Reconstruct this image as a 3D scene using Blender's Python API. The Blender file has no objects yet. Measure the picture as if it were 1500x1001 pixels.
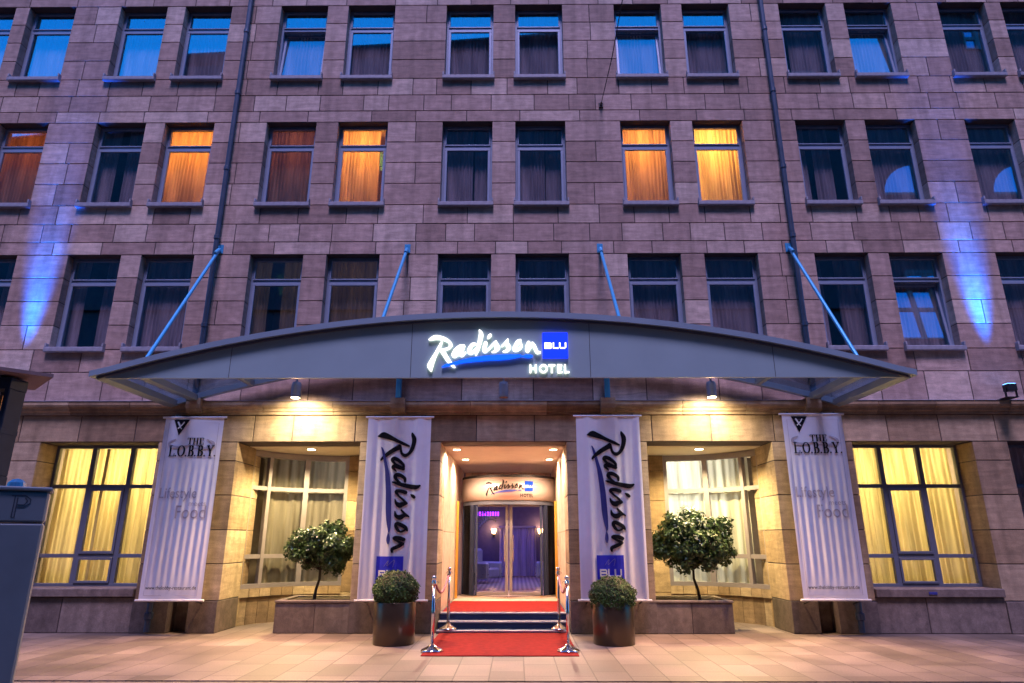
import bpy, math, random
from mathutils import Vector
from mathutils.geometry import tessellate_polygon
S = bpy.context.scene
COL = S.collection
R = math.radians
sin, cos, pi = math.sin, math.cos, math.pi
rnd = random.Random(7)

# ------------------------------------------------------------------ camera
cam_d = bpy.data.cameras.new('camera'); cam = bpy.data.objects.new('camera', cam_d); COL.objects.link(cam)
cam.location = (0.24, -12.6, 1.6); cam.rotation_euler = (R(90 + 16.85), 0, R(0.4))
cam_d.sensor_width = 36; cam_d.lens = 957 / 1500 * 36; cam_d.clip_start = 0.1; cam_d.clip_end = 2000
S.camera = cam
# ------------------------------------------------------------------ world / exposure
SUN_EL, SUN_ROT = 66, 180
w = bpy.data.worlds.new('World'); S.world = w; w.use_nodes = True
nt = w.node_tree; nt.nodes.clear()
sky = nt.nodes.new('ShaderNodeTexSky'); sky.sky_type = 'NISHITA'; sky.sun_disc = False
sky.sun_elevation = R(9.0); sky.sun_rotation = R(SUN_ROT)
tint = nt.nodes.new('ShaderNodeMix'); tint.data_type = 'RGBA'; tint.blend_type = 'MULTIPLY'; tint.inputs[0].default_value = 1
tint.inputs['B'].default_value = (0.05, 0.76, 2.0, 1)
bg = nt.nodes.new('ShaderNodeBackground'); bg.inputs[1].default_value = 0.15
wo = nt.nodes.new('ShaderNodeOutputWorld')
nt.links.new(sky.outputs[0], tint.inputs['A']); nt.links.new(tint.outputs['Result'], bg.inputs[0]); nt.links.new(bg.outputs[0], wo.inputs[0])
S.view_settings.view_transform = 'Standard'; S.view_settings.look = 'None'
S.view_settings.exposure = 1.2; S.view_settings.gamma = 1
S.render.engine = 'CYCLES'
cy = S.cycles
cy.use_denoising = True; cy.max_bounces = 8; cy.transparent_max_bounces = 24; cy.diffuse_bounces = 4; cy.glossy_bounces = 4
cy.sample_clamp_indirect = 3; cy.use_light_tree = True; cy.caustics_reflective = False; cy.caustics_refractive = False
# the dusk afterglow: one very soft lavender sun from high over the street
sd = bpy.data.lights.new('sun', 'SUN'); sd.energy = 1.75; sd.angle = R(16); sd.color = (.80, 0.61, 1.0)
so = bpy.data.objects.new('sun', sd); COL.objects.link(so); so.rotation_euler = (R(90 - SUN_EL), 0, 0)   # shines towards +Y and down

# ------------------------------------------------------------------ materials
MATS = {}
def nodes(name):
    m = bpy.data.materials.new(name); m.use_nodes = True; MATS[name] = m
    n = m.node_tree; b = n.nodes['Principled BSDF']; return m, n, b
def mat(name, col, rough=.6, metal=0, noise=.12, scale=6, bump=0, spec=None):
    m, n, b = nodes(name)
    tc = n.nodes.new('ShaderNodeTexCoord'); nz = n.nodes.new('ShaderNodeTexNoise'); nz.inputs['Scale'].default_value = scale; nz.inputs['Detail'].default_value = 6
    n.links.new(tc.outputs['Object'], nz.inputs['Vector'])
    mr = n.nodes.new('ShaderNodeMapRange'); mr.inputs['To Min'].default_value = 1 - noise; mr.inputs['To Max'].default_value = 1 + noise
    mr.inputs['From Min'].default_value = .3; mr.inputs['From Max'].default_value = .7
    n.links.new(nz.outputs['Fac'], mr.inputs['Value'])
    mx = n.nodes.new('ShaderNodeMix'); mx.data_type = 'RGBA'; mx.blend_type = 'MULTIPLY'; mx.inputs[0].default_value = 1
    mx.inputs['A'].default_value = (*col, 1); n.links.new(mr.outputs[0], mx.inputs['B']); n.links.new(mx.outputs['Result'], b.inputs['Base Color'])
    b.inputs['Roughness'].default_value = rough; b.inputs['Metallic'].default_value = metal
    if spec is not None: b.inputs['Specular IOR Level'].default_value = spec
    if bump:
        bp = n.nodes.new('ShaderNodeBump'); bp.inputs['Strength'].default_value = bump; bp.inputs['Distance'].default_value = .01
        n.links.new(nz.outputs['Fac'], bp.inputs['Height']); n.links.new(bp.outputs[0], b.inputs['Normal'])
    return m
def emit(name, col, st):
    m, n, b = nodes(name)
    b.inputs['Base Color'].default_value = (*[min(1, c) for c in col], 1); b.inputs['Emission Color'].default_value = (*col, 1); b.inputs['Emission Strength'].default_value = st*.45
    return m
def stone(name, c1, c2, c3, rough=.75, streak=(1.2, 1.2, 9)):
    """sandstone: colour from a per-block value, bedding streaks and soot mottling"""
    m, n, b = nodes(name); L = n.links
    at = n.nodes.new('ShaderNodeAttribute'); at.attribute_name = 'tone'
    tc = n.nodes.new('ShaderNodeTexCoord')
    off = n.nodes.new('ShaderNodeVectorMath'); off.operation = 'MULTIPLY_ADD'; off.inputs[1].default_value = (37, 11, 53)
    L.new(at.outputs['Color'], off.inputs[0]); L.new(tc.outputs['Object'], off.inputs[2])
    mp = n.nodes.new('ShaderNodeMapping'); mp.inputs['Scale'].default_value = streak; L.new(off.outputs[0], mp.inputs[0])
    n1 = n.nodes.new('ShaderNodeTexNoise'); n1.inputs['Scale'].default_value = 1.3; n1.inputs['Detail'].default_value = 8; n1.inputs['Distortion'].default_value = 1.1
    L.new(mp.outputs[0], n1.inputs['Vector'])
    n2 = n.nodes.new('ShaderNodeTexNoise'); n2.inputs['Scale'].default_value = 7; n2.inputs['Detail'].default_value = 8; L.new(tc.outputs['Object'], n2.inputs['Vector'])
    n3 = n.nodes.new('ShaderNodeTexNoise'); n3.inputs['Scale'].default_value = 60; n3.inputs['Detail'].default_value = 3; L.new(tc.outputs['Object'], n3.inputs['Vector'])
    cr = n.nodes.new('ShaderNodeValToRGB'); cr.color_ramp.elements[0].color = (*c1, 1); cr.color_ramp.elements[1].color = (*c3, 1)
    e = cr.color_ramp.elements.new(.5); e.color = (*c2, 1); cr.color_ramp.elements[0].position = 0.05; cr.color_ramp.elements[2].position = .95
    sep = n.nodes.new('ShaderNodeSeparateColor'); L.new(at.outputs['Color'], sep.inputs[0]); L.new(sep.outputs[0], cr.inputs[0])
    def mul(a, src, lo, hi, f0=.3, f1=.7):
        mr = n.nodes.new('ShaderNodeMapRange'); mr.inputs['From Min'].default_value = f0; mr.inputs['From Max'].default_value = f1
        mr.inputs['To Min'].default_value = lo; mr.inputs['To Max'].default_value = hi; L.new(src, mr.inputs['Value'])
        mx = n.nodes.new('ShaderNodeMix'); mx.data_type = 'RGBA'; mx.blend_type = 'MULTIPLY'; mx.inputs[0].default_value = 1
        L.new(a, mx.inputs['A']); L.new(mr.outputs[0], mx.inputs['B']); return mx.outputs['Result']
    n4 = n.nodes.new('ShaderNodeTexNoise'); n4.inputs['Scale'].default_value = .5; n4.inputs['Detail'].default_value = 5; L.new(tc.outputs['Object'], n4.inputs['Vector'])
    c = mul(cr.outputs[0], n1.outputs['Fac'], .82, 1.16); c = mul(c, n4.outputs['Fac'], .86, 1.1)
    m5 = n.nodes.new('ShaderNodeMapping'); m5.inputs['Scale'].default_value = (3.2, 3.2, .22); L.new(tc.outputs['Object'], m5.inputs[0]); n5 = n.nodes.new('ShaderNodeTexNoise'); n5.inputs['Scale'].default_value = 1.5; n5.inputs['Detail'].default_value = 6; L.new(m5.outputs[0], n5.inputs['Vector'])
    c = mul(c, n5.outputs['Fac'], .78, 1.06, .3, .55); c = mul(c, n2.outputs['Fac'], .8, 1.12); c = mul(c, n3.outputs['Fac'], .85, 1.12)
    L.new(c, b.inputs['Base Color']); b.inputs['Roughness'].default_value = rough; b.inputs['Specular IOR Level'].default_value = .25
    ad = n.nodes.new('ShaderNodeMath'); ad.operation = 'ADD'; L.new(n1.outputs['Fac'], ad.inputs[0]); L.new(n3.outputs['Fac'], ad.inputs[1])
    bp = n.nodes.new('ShaderNodeBump'); bp.inputs['Strength'].default_value = .35; bp.inputs['Distance'].default_value = .006
    L.new(ad.outputs[0], bp.inputs['Height']); L.new(bp.outputs[0], b.inputs['Normal'])
    return m
SANDSTONE = stone('sandstone', (.30, .205, .18), (.40, .28, .25), (.54, .42, .37))
BEIGESTONE = stone('beige_stone', (.24, .165, .105), (.34, .24, .15), (.47, .36, .245))
GRANITE = stone('granite', (.12, .095, .085), (.17, .13, .115), (.22, .175, .15), .6, (6, 6, 6))
MARBLE = stone('marble', (.62, .47, .36), (.66, .51, .40), (.72, .57, .45), .35, (1, 1, 3))
MORTAR = mat('mortar', (.07, .055, .055), .9)
FRAME = mat('window_frame_paint', (.24, .30, .42), .4, .2, .06)
BAYFRAME = mat('bay_frame_aluminium', (.34, .31, .37), .35, .5, .05)
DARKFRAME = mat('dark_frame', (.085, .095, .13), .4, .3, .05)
SILL = mat('sill_stone', (.27, .27, .33), .6, 0, .2, 9, .2)
STEEL = mat('canopy_paint', (.22, .31, .40), .38, .25, .05, 2)
FASCIA = mat('fascia_panel', (.24, .35, .40), .42, .1, .05, 1.5)
BLUESTEEL = mat('blue_steel', (.06, .36, .66), .35, .3, .05)
PIPE = mat('drainpipe_metal', (.06, .08, .12), .45, .5, .15)
CHROME = mat('chrome', (.75, .72, .70), .12, 1, .04)
BRUSHED = mat('brushed_steel', (.80, .68, .60), .30, .65, .05)
ROPE = mat('rope_velvet', (.35, .12, .16), .7)
CARPET = mat('red_carpet', (.19, .013, .011), .95, 0, .2, 11, .6, .1)
MATBLUE = mat('step_riser_blue', (.02, .035, .09), .7)
NOSING = mat('step_nosing', (.62, .56, .50), .4)
SOFFIT = mat('soffit_plaster', (.70, .62, .52), .8, 0, .04)
BANNER = mat('banner_cloth', (.84, .82, .90), .8, 0, .03)
PRINT = mat('black_print', (.008, .008, .012), .8, 0, .05, 6, 0, .15)
PRINTBLUE = mat('blue_print', (.03, .035, .22), .5)
PRINTGREY = mat('grey_print', (.50, .45, .52), .6)
PRINTWHITE = mat('white_print', (.8, .8, .82), .5)
POLE = mat('white_pole', (.72, .70, .74), .4)
POT = mat('bronze_pot', (.085, .062, .04), .3, .75, .12, 3)
SOIL = mat('soil', (.05, .035, .025), .95, 0, .4, 30, .8)
LEAF = mat('box_leaf', (.024, .062, .010), .6, 0, .6, 9, 0, .3)
LEAF2 = mat('bay_leaf', (.036, .075, .016), .36, 0, .6, 12)
BARK = mat('bark', (.035, .025, .018), .9, 0, .3, 20, .5)
SIGNWHITE = emit('sign_white_light', (1.0, .96, .84), 1.6)
SIGNBLUE = emit('sign_blue_light', (.0, .035, 1.0), 1.0)
SWOOSHBLUE = emit('sign_swoosh_blue', (.0, .12, 1.0), 1.0)
LAMPWARM = emit('lamp_warm', (1.0, .72, .38), 60)
LAMPSMALL = emit('downlight_warm', (1.0, .80, .50), 40)
LAMPBLUE = emit('lamp_blue', (.1, .35, 1.0), 10)
LAMPBODY = mat('lamp_body', (.30, .36, .45), .4, .3)
BLACKMETAL = mat('black_metal', (.02, .02, .025), .5, .4)
MACHINE = mat('machine_paint', (.16, .20, .235), .5, .1, .08, 5)
MACHINEDARK = mat('machine_engraving', (.03, .045, .07), .6)
DOME = mat('machine_dome', (.05, .22, .42), .25)
COLUMN = mat('column_paint', (.025, .04, .065), .85, 0, .1, 6, 0, .05)
COLUMNPLATE = mat('column_plate', (.20, .13, .13), .5, .2)
DARKROOM = mat('room_wall', (.30, .24, .20), .9)
LOBBYWALL = mat('lobby_wall', (.10, .09, .22), .6)
LOBBYFLOOR = mat('lobby_floor', (.45, .38, .36), .3)
LEATHER = mat('silver_leather', (.42, .44, .48), .35, .2, .08)
PURPLE = emit('purple_neon', (.35, .03, 1.0), 5)
SCONCE = emit('sconce_glow', (1.0, .55, .22), 14)
OPP = mat('opposite_stone', (.07, .04, .05), .8, 0, .25, .5)
OPPROOF = mat('opposite_roof', (.05, .055, .065), .8)
ORANGE = emit('orange_reflection_glow', (1.0, .32, .05), 1.6)  # glow that stands for orange reflections on the column
def curtain_mat(name, col, tr=.5):
    m = bpy.data.materials.new(name); m.use_nodes = True; n = m.node_tree; n.nodes.clear()
    o = n.nodes.new('ShaderNodeOutputMaterial'); d = n.nodes.new('ShaderNodeBsdfDiffuse'); t = n.nodes.new('ShaderNodeBsdfTranslucent'); x = n.nodes.new('ShaderNodeMixShader')
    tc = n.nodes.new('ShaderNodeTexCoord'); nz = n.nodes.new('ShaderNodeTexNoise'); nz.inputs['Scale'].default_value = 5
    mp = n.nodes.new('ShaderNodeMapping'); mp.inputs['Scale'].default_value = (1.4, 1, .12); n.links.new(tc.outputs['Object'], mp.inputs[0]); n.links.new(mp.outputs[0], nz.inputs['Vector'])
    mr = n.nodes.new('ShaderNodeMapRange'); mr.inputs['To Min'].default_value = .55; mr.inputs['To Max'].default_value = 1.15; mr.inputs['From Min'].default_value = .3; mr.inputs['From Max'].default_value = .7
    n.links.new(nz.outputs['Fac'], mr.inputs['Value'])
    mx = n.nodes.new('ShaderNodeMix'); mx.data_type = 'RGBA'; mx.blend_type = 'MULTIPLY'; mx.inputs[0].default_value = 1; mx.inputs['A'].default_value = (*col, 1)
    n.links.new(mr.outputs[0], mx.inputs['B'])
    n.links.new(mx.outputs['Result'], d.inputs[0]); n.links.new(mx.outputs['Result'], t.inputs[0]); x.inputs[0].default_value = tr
    n.links.new(d.outputs[0], x.inputs[1]); n.links.new(t.outputs[0], x.inputs[2]); n.links.new(x.outputs[0], o.inputs[0]); return m
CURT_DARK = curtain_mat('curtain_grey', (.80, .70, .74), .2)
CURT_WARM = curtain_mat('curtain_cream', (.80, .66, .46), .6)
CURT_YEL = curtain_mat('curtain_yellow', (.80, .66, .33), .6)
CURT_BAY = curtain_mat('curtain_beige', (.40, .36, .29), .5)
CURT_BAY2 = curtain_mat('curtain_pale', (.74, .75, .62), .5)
def glass_mat(name, base=.16, tintc=(.85, .9, .95), ior=1.7, gcol=(.9, .97, 1)):
    m = bpy.data.materials.new(name); m.use_nodes = True; n = m.node_tree; n.nodes.clear()
    o = n.nodes.new('ShaderNodeOutputMaterial'); t = n.nodes.new('ShaderNodeBsdfTransparent'); g = n.nodes.new('ShaderNodeBsdfGlossy'); x = n.nodes.new('ShaderNodeMixShader')
    t.inputs[0].default_value = (*tintc, 1); g.inputs[0].default_value = (*gcol, 1); g.inputs['Roughness'].default_value = .015
    f = n.nodes.new('ShaderNodeLayerWeight'); f.inputs['Blend'].default_value = .5
    p = n.nodes.new('ShaderNodeMath'); p.operation = 'POWER'; p.inputs[1].default_value = 3; n.links.new(f.outputs['Facing'], p.inputs[0])
    a = n.nodes.new('ShaderNodeMath'); a.operation = 'MULTIPLY_ADD'; a.use_clamp = True; a.inputs[1].default_value = ior-1; a.inputs[2].default_value = base; n.links.new(p.outputs[0], a.inputs[0])
    n.links.new(a.outputs[0], x.inputs[0]); n.links.new(t.outputs[0], x.inputs[1]); n.links.new(g.outputs[0], x.inputs[2]); n.links.new(x.outputs[0], o.inputs[0]); return m
GLASS = glass_mat('coated_glass', .21, (.96, .94, .96), 1.7, (.42, .90, 1))
CLEAR = glass_mat('clear_glass', .03, (.95, .95, .96), 1.45)
ROOFGLASS = glass_mat('canopy_glass', .02, (.55, .66, .74), 1.5)
OPPGLASS = glass_mat('opposite_glass', .75, (.1, .1, .12), 1.2, (.25, .75, .95)); OPPFRAME = mat('opposite_frame', (.16, .14, .15)); OPPDULL = glass_mat('opposite_dull_glass', .06, (.1, .1, .12), 1.2)

def paving(name):
    m, n, b = nodes(name); L = n.links
    tc = n.nodes.new('ShaderNodeTexCoord'); mp = n.nodes.new('ShaderNodeMapping'); mp.inputs['Rotation'].default_value = (0, 0, R(90)); mp.inputs['Location'].default_value = (.12, .1, 0)
    L.new(tc.outputs['Object'], mp.inputs[0])
    br = n.nodes.new('ShaderNodeTexBrick'); br.inputs['Scale'].default_value = 1; br.inputs['Brick Width'].default_value = .78; br.inputs['Row Height'].default_value = .43
    br.inputs['Mortar Size'].default_value = .009; br.inputs['Mortar Smooth'].default_value = .2; br.offset = .37; br.offset_frequency = 3; br.inputs['Bias'].default_value = -.1
    br.inputs['Color1'].default_value = (.118, .088, .070, 1); br.inputs['Color2'].default_value = (.21, .16, .13, 1); br.inputs['Mortar'].default_value = (.06, .045, .035, 1)
    L.new(mp.outputs[0], br.inputs['Vector'])
    n1 = n.nodes.new('ShaderNodeTexNoise'); n1.inputs['Scale'].default_value = 1.1; n1.inputs['Detail'].default_value = 8; L.new(tc.outputs['Object'], n1.inputs['Vector'])
    n2 = n.nodes.new('ShaderNodeTexNoise'); n2.inputs['Scale'].default_value = 45; n2.inputs['Detail'].default_value = 4; L.new(tc.outputs['Object'], n2.inputs['Vector'])
    c = br.outputs['Color']
    for s, lo, hi in ((n1, .62, 1.2), (n2, .82, 1.15)):
        mr = n.nodes.new('ShaderNodeMapRange'); mr.inputs['From Min'].default_value = .3; mr.inputs['From Max'].default_value = .7; mr.inputs['To Min'].default_value = lo; mr.inputs['To Max'].default_value = hi
        L.new(s.outputs['Fac'], mr.inputs['Value'])
        mx = n.nodes.new('ShaderNodeMix'); mx.data_type = 'RGBA'; mx.blend_type = 'MULTIPLY'; mx.inputs[0].default_value = 1
        L.new(c, mx.inputs['A']); L.new(mr.outputs[0], mx.inputs['B']); c = mx.outputs['Result']
    L.new(c, b.inputs['Base Color'])
    rr = n.nodes.new('ShaderNodeMapRange'); rr.inputs['To Min'].default_value = .42; rr.inputs['To Max'].default_value = .7; L.new(n1.outputs['Fac'], rr.inputs['Value']); L.new(rr.outputs[0], b.inputs['Roughness'])
    s = n.nodes.new('ShaderNodeMath'); s.operation = 'MULTIPLY_ADD'; s.inputs[1].default_value = -1; L.new(br.outputs['Fac'], s.inputs[0]); 
    h = n.nodes.new('ShaderNodeMath'); h.operation = 'MULTIPLY'; h.inputs[1].default_value = .25; L.new(n2.outputs['Fac'], h.inputs[0]); L.new(h.outputs[0], s.inputs[2])
    bp = n.nodes.new('ShaderNodeBump'); bp.inputs['Strength'].default_value = .6; bp.inputs['Distance'].default_value = .006; L.new(s.outputs[0], bp.inputs['Height']); L.new(bp.outputs[0], b.inputs['Normal'])
    return m
PAVE = paving('paving_slabs')
SETTS = mat('paving_setts', (.20, .15, .12), .7, 0, .3, 12, .4)
ASPHALT = mat('asphalt', (.05, .05, .052), .85, 0, .25, 20, .4)
KERB = mat('kerb_stone', (.26, .23, .21), .7, 0, .15)

# ------------------------------------------------------------------ mesh helpers
class MB:
    def __init__(s): s.v = []; s.f = []; s.t = []
    def add(s, vs, fs, tone=None):
        o = len(s.v); s.v += [tuple(v) for v in vs]; s.f += [tuple(i + o for i in f) for f in fs]
        s.t += [tone if tone is not None else .5] * len(vs); return s
    def box(s, x0, x1, y0, y1, z0, z1, tone=None):
        return s.add([(x0,y0,z0),(x1,y0,z0),(x1,y1,z0),(x0,y1,z0),(x0,y0,z1),(x1,y0,z1),(x1,y1,z1),(x0,y1,z1)],
              [(0,3,2,1),(4,5,6,7),(0,1,5,4),(1,2,6,5),(2,3,7,6),(3,0,4,7)], tone)
    def bbox(s, x0, x1, y0, y1, z0, z1, b=.01, tone=None):
        """box with bevelled front/all edges (chamfer b)"""
        b = min(b, (x1-x0)*.45, (y1-y0)*.45, (z1-z0)*.45)
        v = []; 
        for z, i in ((z0, b), (z0+b, 0), (z1-b, 0), (z1, b)):
            for (cx_, cy_, sx, sy) in ((x0,y0,1,1),(x1,y0,-1,1),(x1,y1,-1,-1),(x0,y1,1,-1)):
                if sx*sy > 0: v += [(cx_+sx*i, cy_+sy*(b+i*.4), z), (cx_+sx*(b+i*.4), cy_+sy*i, z)]
                else: v += [(cx_+sx*(b+i*.4), cy_+sy*i, z), (cx_+sx*i, cy_+sy*(b+i*.4), z)]
        f = [tuple(reversed(range(8))), tuple(range(24, 32))]
        for k in range(3):
            for j in range(8): f.append((k*8+j, k*8+(j+1)%8, k*8+8+(j+1)%8, k*8+8+j))
        return s.add(v, f, tone)
    def tube(s, p, q, r, n=12, r2=None, cap=True):
        p, q = Vector(p), Vector(q); d = (q-p).normalized(); a = d.orthogonal().normalized(); b = d.cross(a); r2 = r if r2 is None else r2
        v = [p + (a*cos(2*pi*i/n) + b*sin(2*pi*i/n))*r for i in range(n)] + [q + (a*cos(2*pi*i/n) + b*sin(2*pi*i/n))*r2 for i in range(n)]
        f = [(i, (i+1) % n, n+(i+1) % n, n+i) for i in range(n)]
        if cap: f += [tuple(reversed(range(n))), tuple(range(n, 2*n))]
        return s.add(v, f)
    def path(s, pts, r, n=8):
        pts = [Vector(p) for p in pts]; vs = []; fs = []
        up = None
        for i, p in enumerate(pts):
            d = (pts[min(i+1, len(pts)-1)] - pts[max(i-1, 0)]).normalized()
            a = d.orthogonal().normalized() if up is None else (up - d*up.dot(d)).normalized(); up = a; b = d.cross(a)
            rr = r[i] if isinstance(r, (list, tuple)) else r
            vs += [p + (a*cos(2*pi*k/n) + b*sin(2*pi*k/n))*rr for k in range(n)]
        for i in range(len(pts)-1):
            for k in range(n): fs.append((i*n+k, i*n+(k+1) % n, (i+1)*n+(k+1) % n, (i+1)*n+k))
        fs += [tuple(reversed(range(n))), tuple(range((len(pts)-1)*n, len(pts)*n))]
        return s.add(vs, fs)
    def lathe(s, c, prof, n=32, cap=True):
        v = []; f = []
        for r, z in prof: v += [(c[0]+r*cos(2*pi*i/n), c[1]+r*sin(2*pi*i/n), c[2]+z) for i in range(n)]
        for k in range(len(prof)-1):
            for i in range(n): f.append((k*n+i, k*n+(i+1) % n, (k+1)*n+(i+1) % n, (k+1)*n+i))
        if cap: f += [tuple(reversed(range(n))), tuple(range((len(prof)-1)*n, len(prof)*n))]
        return s.add(v, f)
    def extrude_x(s, prof, x0, x1, tone=None):
        """closed (y,z) profile extruded along X"""
        n = len(prof); v = [(x0, y, z) for y, z in prof] + [(x1, y, z) for y, z in prof]
        f = [(i, (i+1) % n, n+(i+1) % n, n+i) for i in range(n)] + [tuple(reversed(range(n))), tuple(range(n, 2*n))]
        return s.add(v, f, tone)
    def build(s, name, m, parent=None, loc=None, smooth=False):
        me = bpy.data.meshes.new(name); 
        off = Vector(loc) if loc else Vector((0, 0, 0))
        me.from_pydata([tuple(Vector(v) - off) for v in s.v], [], s.f); me.materials.append(m)
        ca = me.color_attributes.new('tone', 'FLOAT_COLOR', 'POINT')
        buf = []
        for t in s.t: buf += [t, (t*7.31) % 1, (t*13.7) % 1, 1]
        ca.data.foreach_set('color', buf)
        if smooth: me.polygons.foreach_set('use_smooth', [True]*len(me.polygons))
        me.validate(); me.update()
        o = bpy.data.objects.new(name, me); COL.objects.link(o); o.location = off
        if parent:
            o.parent = parent
            o.location = off - world_loc(parent)
        return o
def world_loc(o):
    l = Vector(o.location)
    while o.parent: o = o.parent; l += Vector(o.location)
    return l
def fixnorm(o):
    import bmesh
    b = bmesh.new(); b.from_mesh(o.data); bmesh.ops.recalc_face_normals(b, faces=b.faces); b.to_mesh(o.data); b.free(); return o
def tag(o, label=None, cat=None, group=None, kind=None):
    if label: o['label'] = label
    if cat: o['category'] = cat
    if group: o['group'] = group
    if kind: o['kind'] = kind
    return o
def thing(name, label, cat, loc=(0, 0, 0), group=None, rz=0):
    o = bpy.data.objects.new(name, None); COL.objects.link(o); o.location = loc; o.rotation_euler = (0, 0, rz); o.empty_display_size = .2
    return tag(o, label, cat, group)
def copy_tree(o, parent=None):
    c = o.copy(); COL.objects.link(c)
    if parent: c.parent = parent
    for ch in o.children: copy_tree(ch, c)
    return c
LAMPK = .5
def lamp(name, kind, loc, energy, col, parent=None, **k):
    d = bpy.data.lights.new(name, kind); d.energy = energy*LAMPK; d.color = col
    rot = k.pop('rot', None)
    for a, b in k.items(): setattr(d, a, b)
    o = bpy.data.objects.new(name, d); COL.objects.link(o); o.location = loc
    if rot: o.rotation_euler = rot
    if parent: o.parent = parent; o.location = Vector(loc) - world_loc(parent)
    return o

# ------------------------------------------------------------------ lettering: brush shapes in units of the traced sign
def catmull(pts, n=6, closed=False):
    out = []; L = len(pts)
    rng = range(L if closed else L-1)
    for i in rng:
        p = [pts[(i+k-1) % L] if closed else pts[min(max(i+k-1, 0), L-1)] for k in range(4)]
        for j in range(n):
            t = j/n
            out.append(tuple(.5*((2*p[1][d]) + (-p[0][d]+p[2][d])*t + (2*p[0][d]-5*p[1][d]+4*p[2][d]-p[3][d])*t*t + (-p[0][d]+3*p[1][d]-3*p[2][d]+p[3][d])*t**3) for d in range(len(pts[0]))))
    if not closed: out.append(tuple(pts[-1]))
    return out
def ribbon(pts, n=6, sharp=False):
    c = catmull(pts, n) if not sharp else [tuple(p) for p in pts]
    if not sharp:   # rounded ends
        def ext(a, b):
            d = math.hypot(a[0]-b[0], a[1]-b[1]) or 1; ux, uy = (a[0]-b[0])/d, (a[1]-b[1])/d; w_ = a[2]
            return [(a[0]+ux*w_*k, a[1]+uy*w_*k, w_*s_) for k, s_ in ((.22, .88), (.38, .6), (.46, .25))]
        c = list(reversed(ext(c[0], c[1]))) + c + ext(c[-1], c[-2])
    Lf, Rt = [], []
    for i, p in enumerate(c):
        a, b = c[max(i-1, 0)], c[min(i+1, len(c)-1)]; dx, dy = b[0]-a[0], b[1]-a[1]; d = math.hypot(dx, dy) or 1
        nx, ny = -dy/d*p[2]/2, dx/d*p[2]/2; Lf.append((p[0]+nx, p[1]+ny)); Rt.append((p[0]-nx, p[1]-ny))
    v = []; f = []; dep = []
    for i in range(len(c)): v += [Lf[i], Rt[i]]; dep += [i*.00025]*2
    for i in range(len(c)-1): f.append((2*i, 2*i+1, 2*i+3, 2*i+2))
    out = [2*i for i in range(len(c))] + [2*i+1 for i in reversed(range(len(c)))]
    return (v, f, out, dep)
def outline(pts, n=5):
    c = catmull(pts, n, True) if n > 1 else pts
    tri = tessellate_polygon([[Vector((x, y, 0)) for x, y in c]])
    return (list(c), [tuple(t) for t in tri], list(range(len(c))), [0]*len(c))
def shapes_mesh(pieces, fn, th=.004, step=.0006, mb=None):
    """fn(u, v, d) -> world point, d = metres proud of the carrier"""
    mb = mb or MB()
    for k, (v, f, out, dep) in enumerate(pieces):
        n = len(v); top = [fn(x, y, th+dep[i]+k*step) for i, (x, y) in enumerate(v)]; bot = [fn(v[i][0], v[i][1], 0) for i in out]
        fs = list(f) + [(out[i], out[(i+1) % len(out)], n+(i+1) % len(out), n+i) for i in range(len(out))]
        mb.add(top+bot, fs)
    return mb
D2 = 1363.6
def sh(l, dx=D2): return [(p[0]+dx,)+tuple(p[1:]) for p in l]
RADISSON = [
 outline([(325,245),(337,268),(305,370),(245,500),(195,640),(158,780),(137,832),(108,810),(66,760),(58,700),(110,600),(190,470),(258,340),(305,260)]),
 outline([(60,216),(112,168),(180,134),(280,140),(400,180),(490,245),(531,310),(518,362),(478,402),(430,420),(396,430),(430,500),(500,610),(560,695),(602,750),(565,757),(500,712),(420,630),(350,530),(300,455),(287,428),(320,396),(390,384),(445,366),(466,330),(452,288),(400,252),(300,222),(200,216),(105,232)]),
 ribbon([(735,345,50),(680,345,48),(620,400,60),(575,460,68),(560,515,72),(590,540,60),(650,500,42),(700,425,46),(745,345,50)]),
 ribbon([(752,345,62),(722,420,70),(700,500,68),(735,520,55),(795,468,20)]),
 ribbon([(985,305,42),(925,315,56),(872,390,68),(862,450,72),(895,478,62),(955,450,48),(1015,385,40)]),
 ribbon([(1062,40,34),(1092,115,84),(1072,240,80),(1042,370,68),(1012,470,42),(996,520,22)]),
 ribbon([(1185,290,72),(1160,370,64),(1160,435,66),(1190,445,50),(1250,400,34),(1320,320,38),(1385,262,44)]),
 ribbon([(1385,262,40),(1402,330,84),(1415,385,96),(1372,440,52),(1310,464,14)]),
 ribbon([(1275,132,56),(1250,160,58),(1225,192,22)]),
 ribbon(sh([(140,345,30),(200,290,40),(258,215,26)])),
 ribbon(sh([(240,240,40),(240,300,66),(272,370,90),(238,435,56),(160,455,14)])),
 ribbon(sh([(508,228,28),(455,262,66),(402,345,68),(384,410,66),(425,425,56),(492,392,50),(525,345,36),(508,290,36),(478,250,28)])),
 ribbon(sh([(665,280,64),(640,350,72),(630,430,58),(652,448,36),(692,380,40),(738,295,50)])),
 ribbon(sh([(738,290,48),(775,350,62),(800,410,64),(832,468,56),(885,470,30)]))]
SWOOSH = [ribbon([(345,748,16),(430,715,42),(600,675,52),(750,640,62),(900,615,82),(1200,582,94),(1500,566,98),(1700,552,80),(1860,538,40),(1905,548,14),(1970,544,50),(2040,546,58),(2100,545,24)], 5)]
SQUARE = (D2+935, D2+1430, 95, 580)
def stroke(pts, t): return ribbon([(x, y, t) for x, y in pts], sharp=True)
def arc(cx_, cy_, rx, ry, a0, a1, n=20): return [(cx_+rx*cos(R(a0+(a1-a0)*i/n)), cy_+ry*sin(R(a0+(a1-a0)*i/n))) for i in range(n+1)]
T = 29
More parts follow.
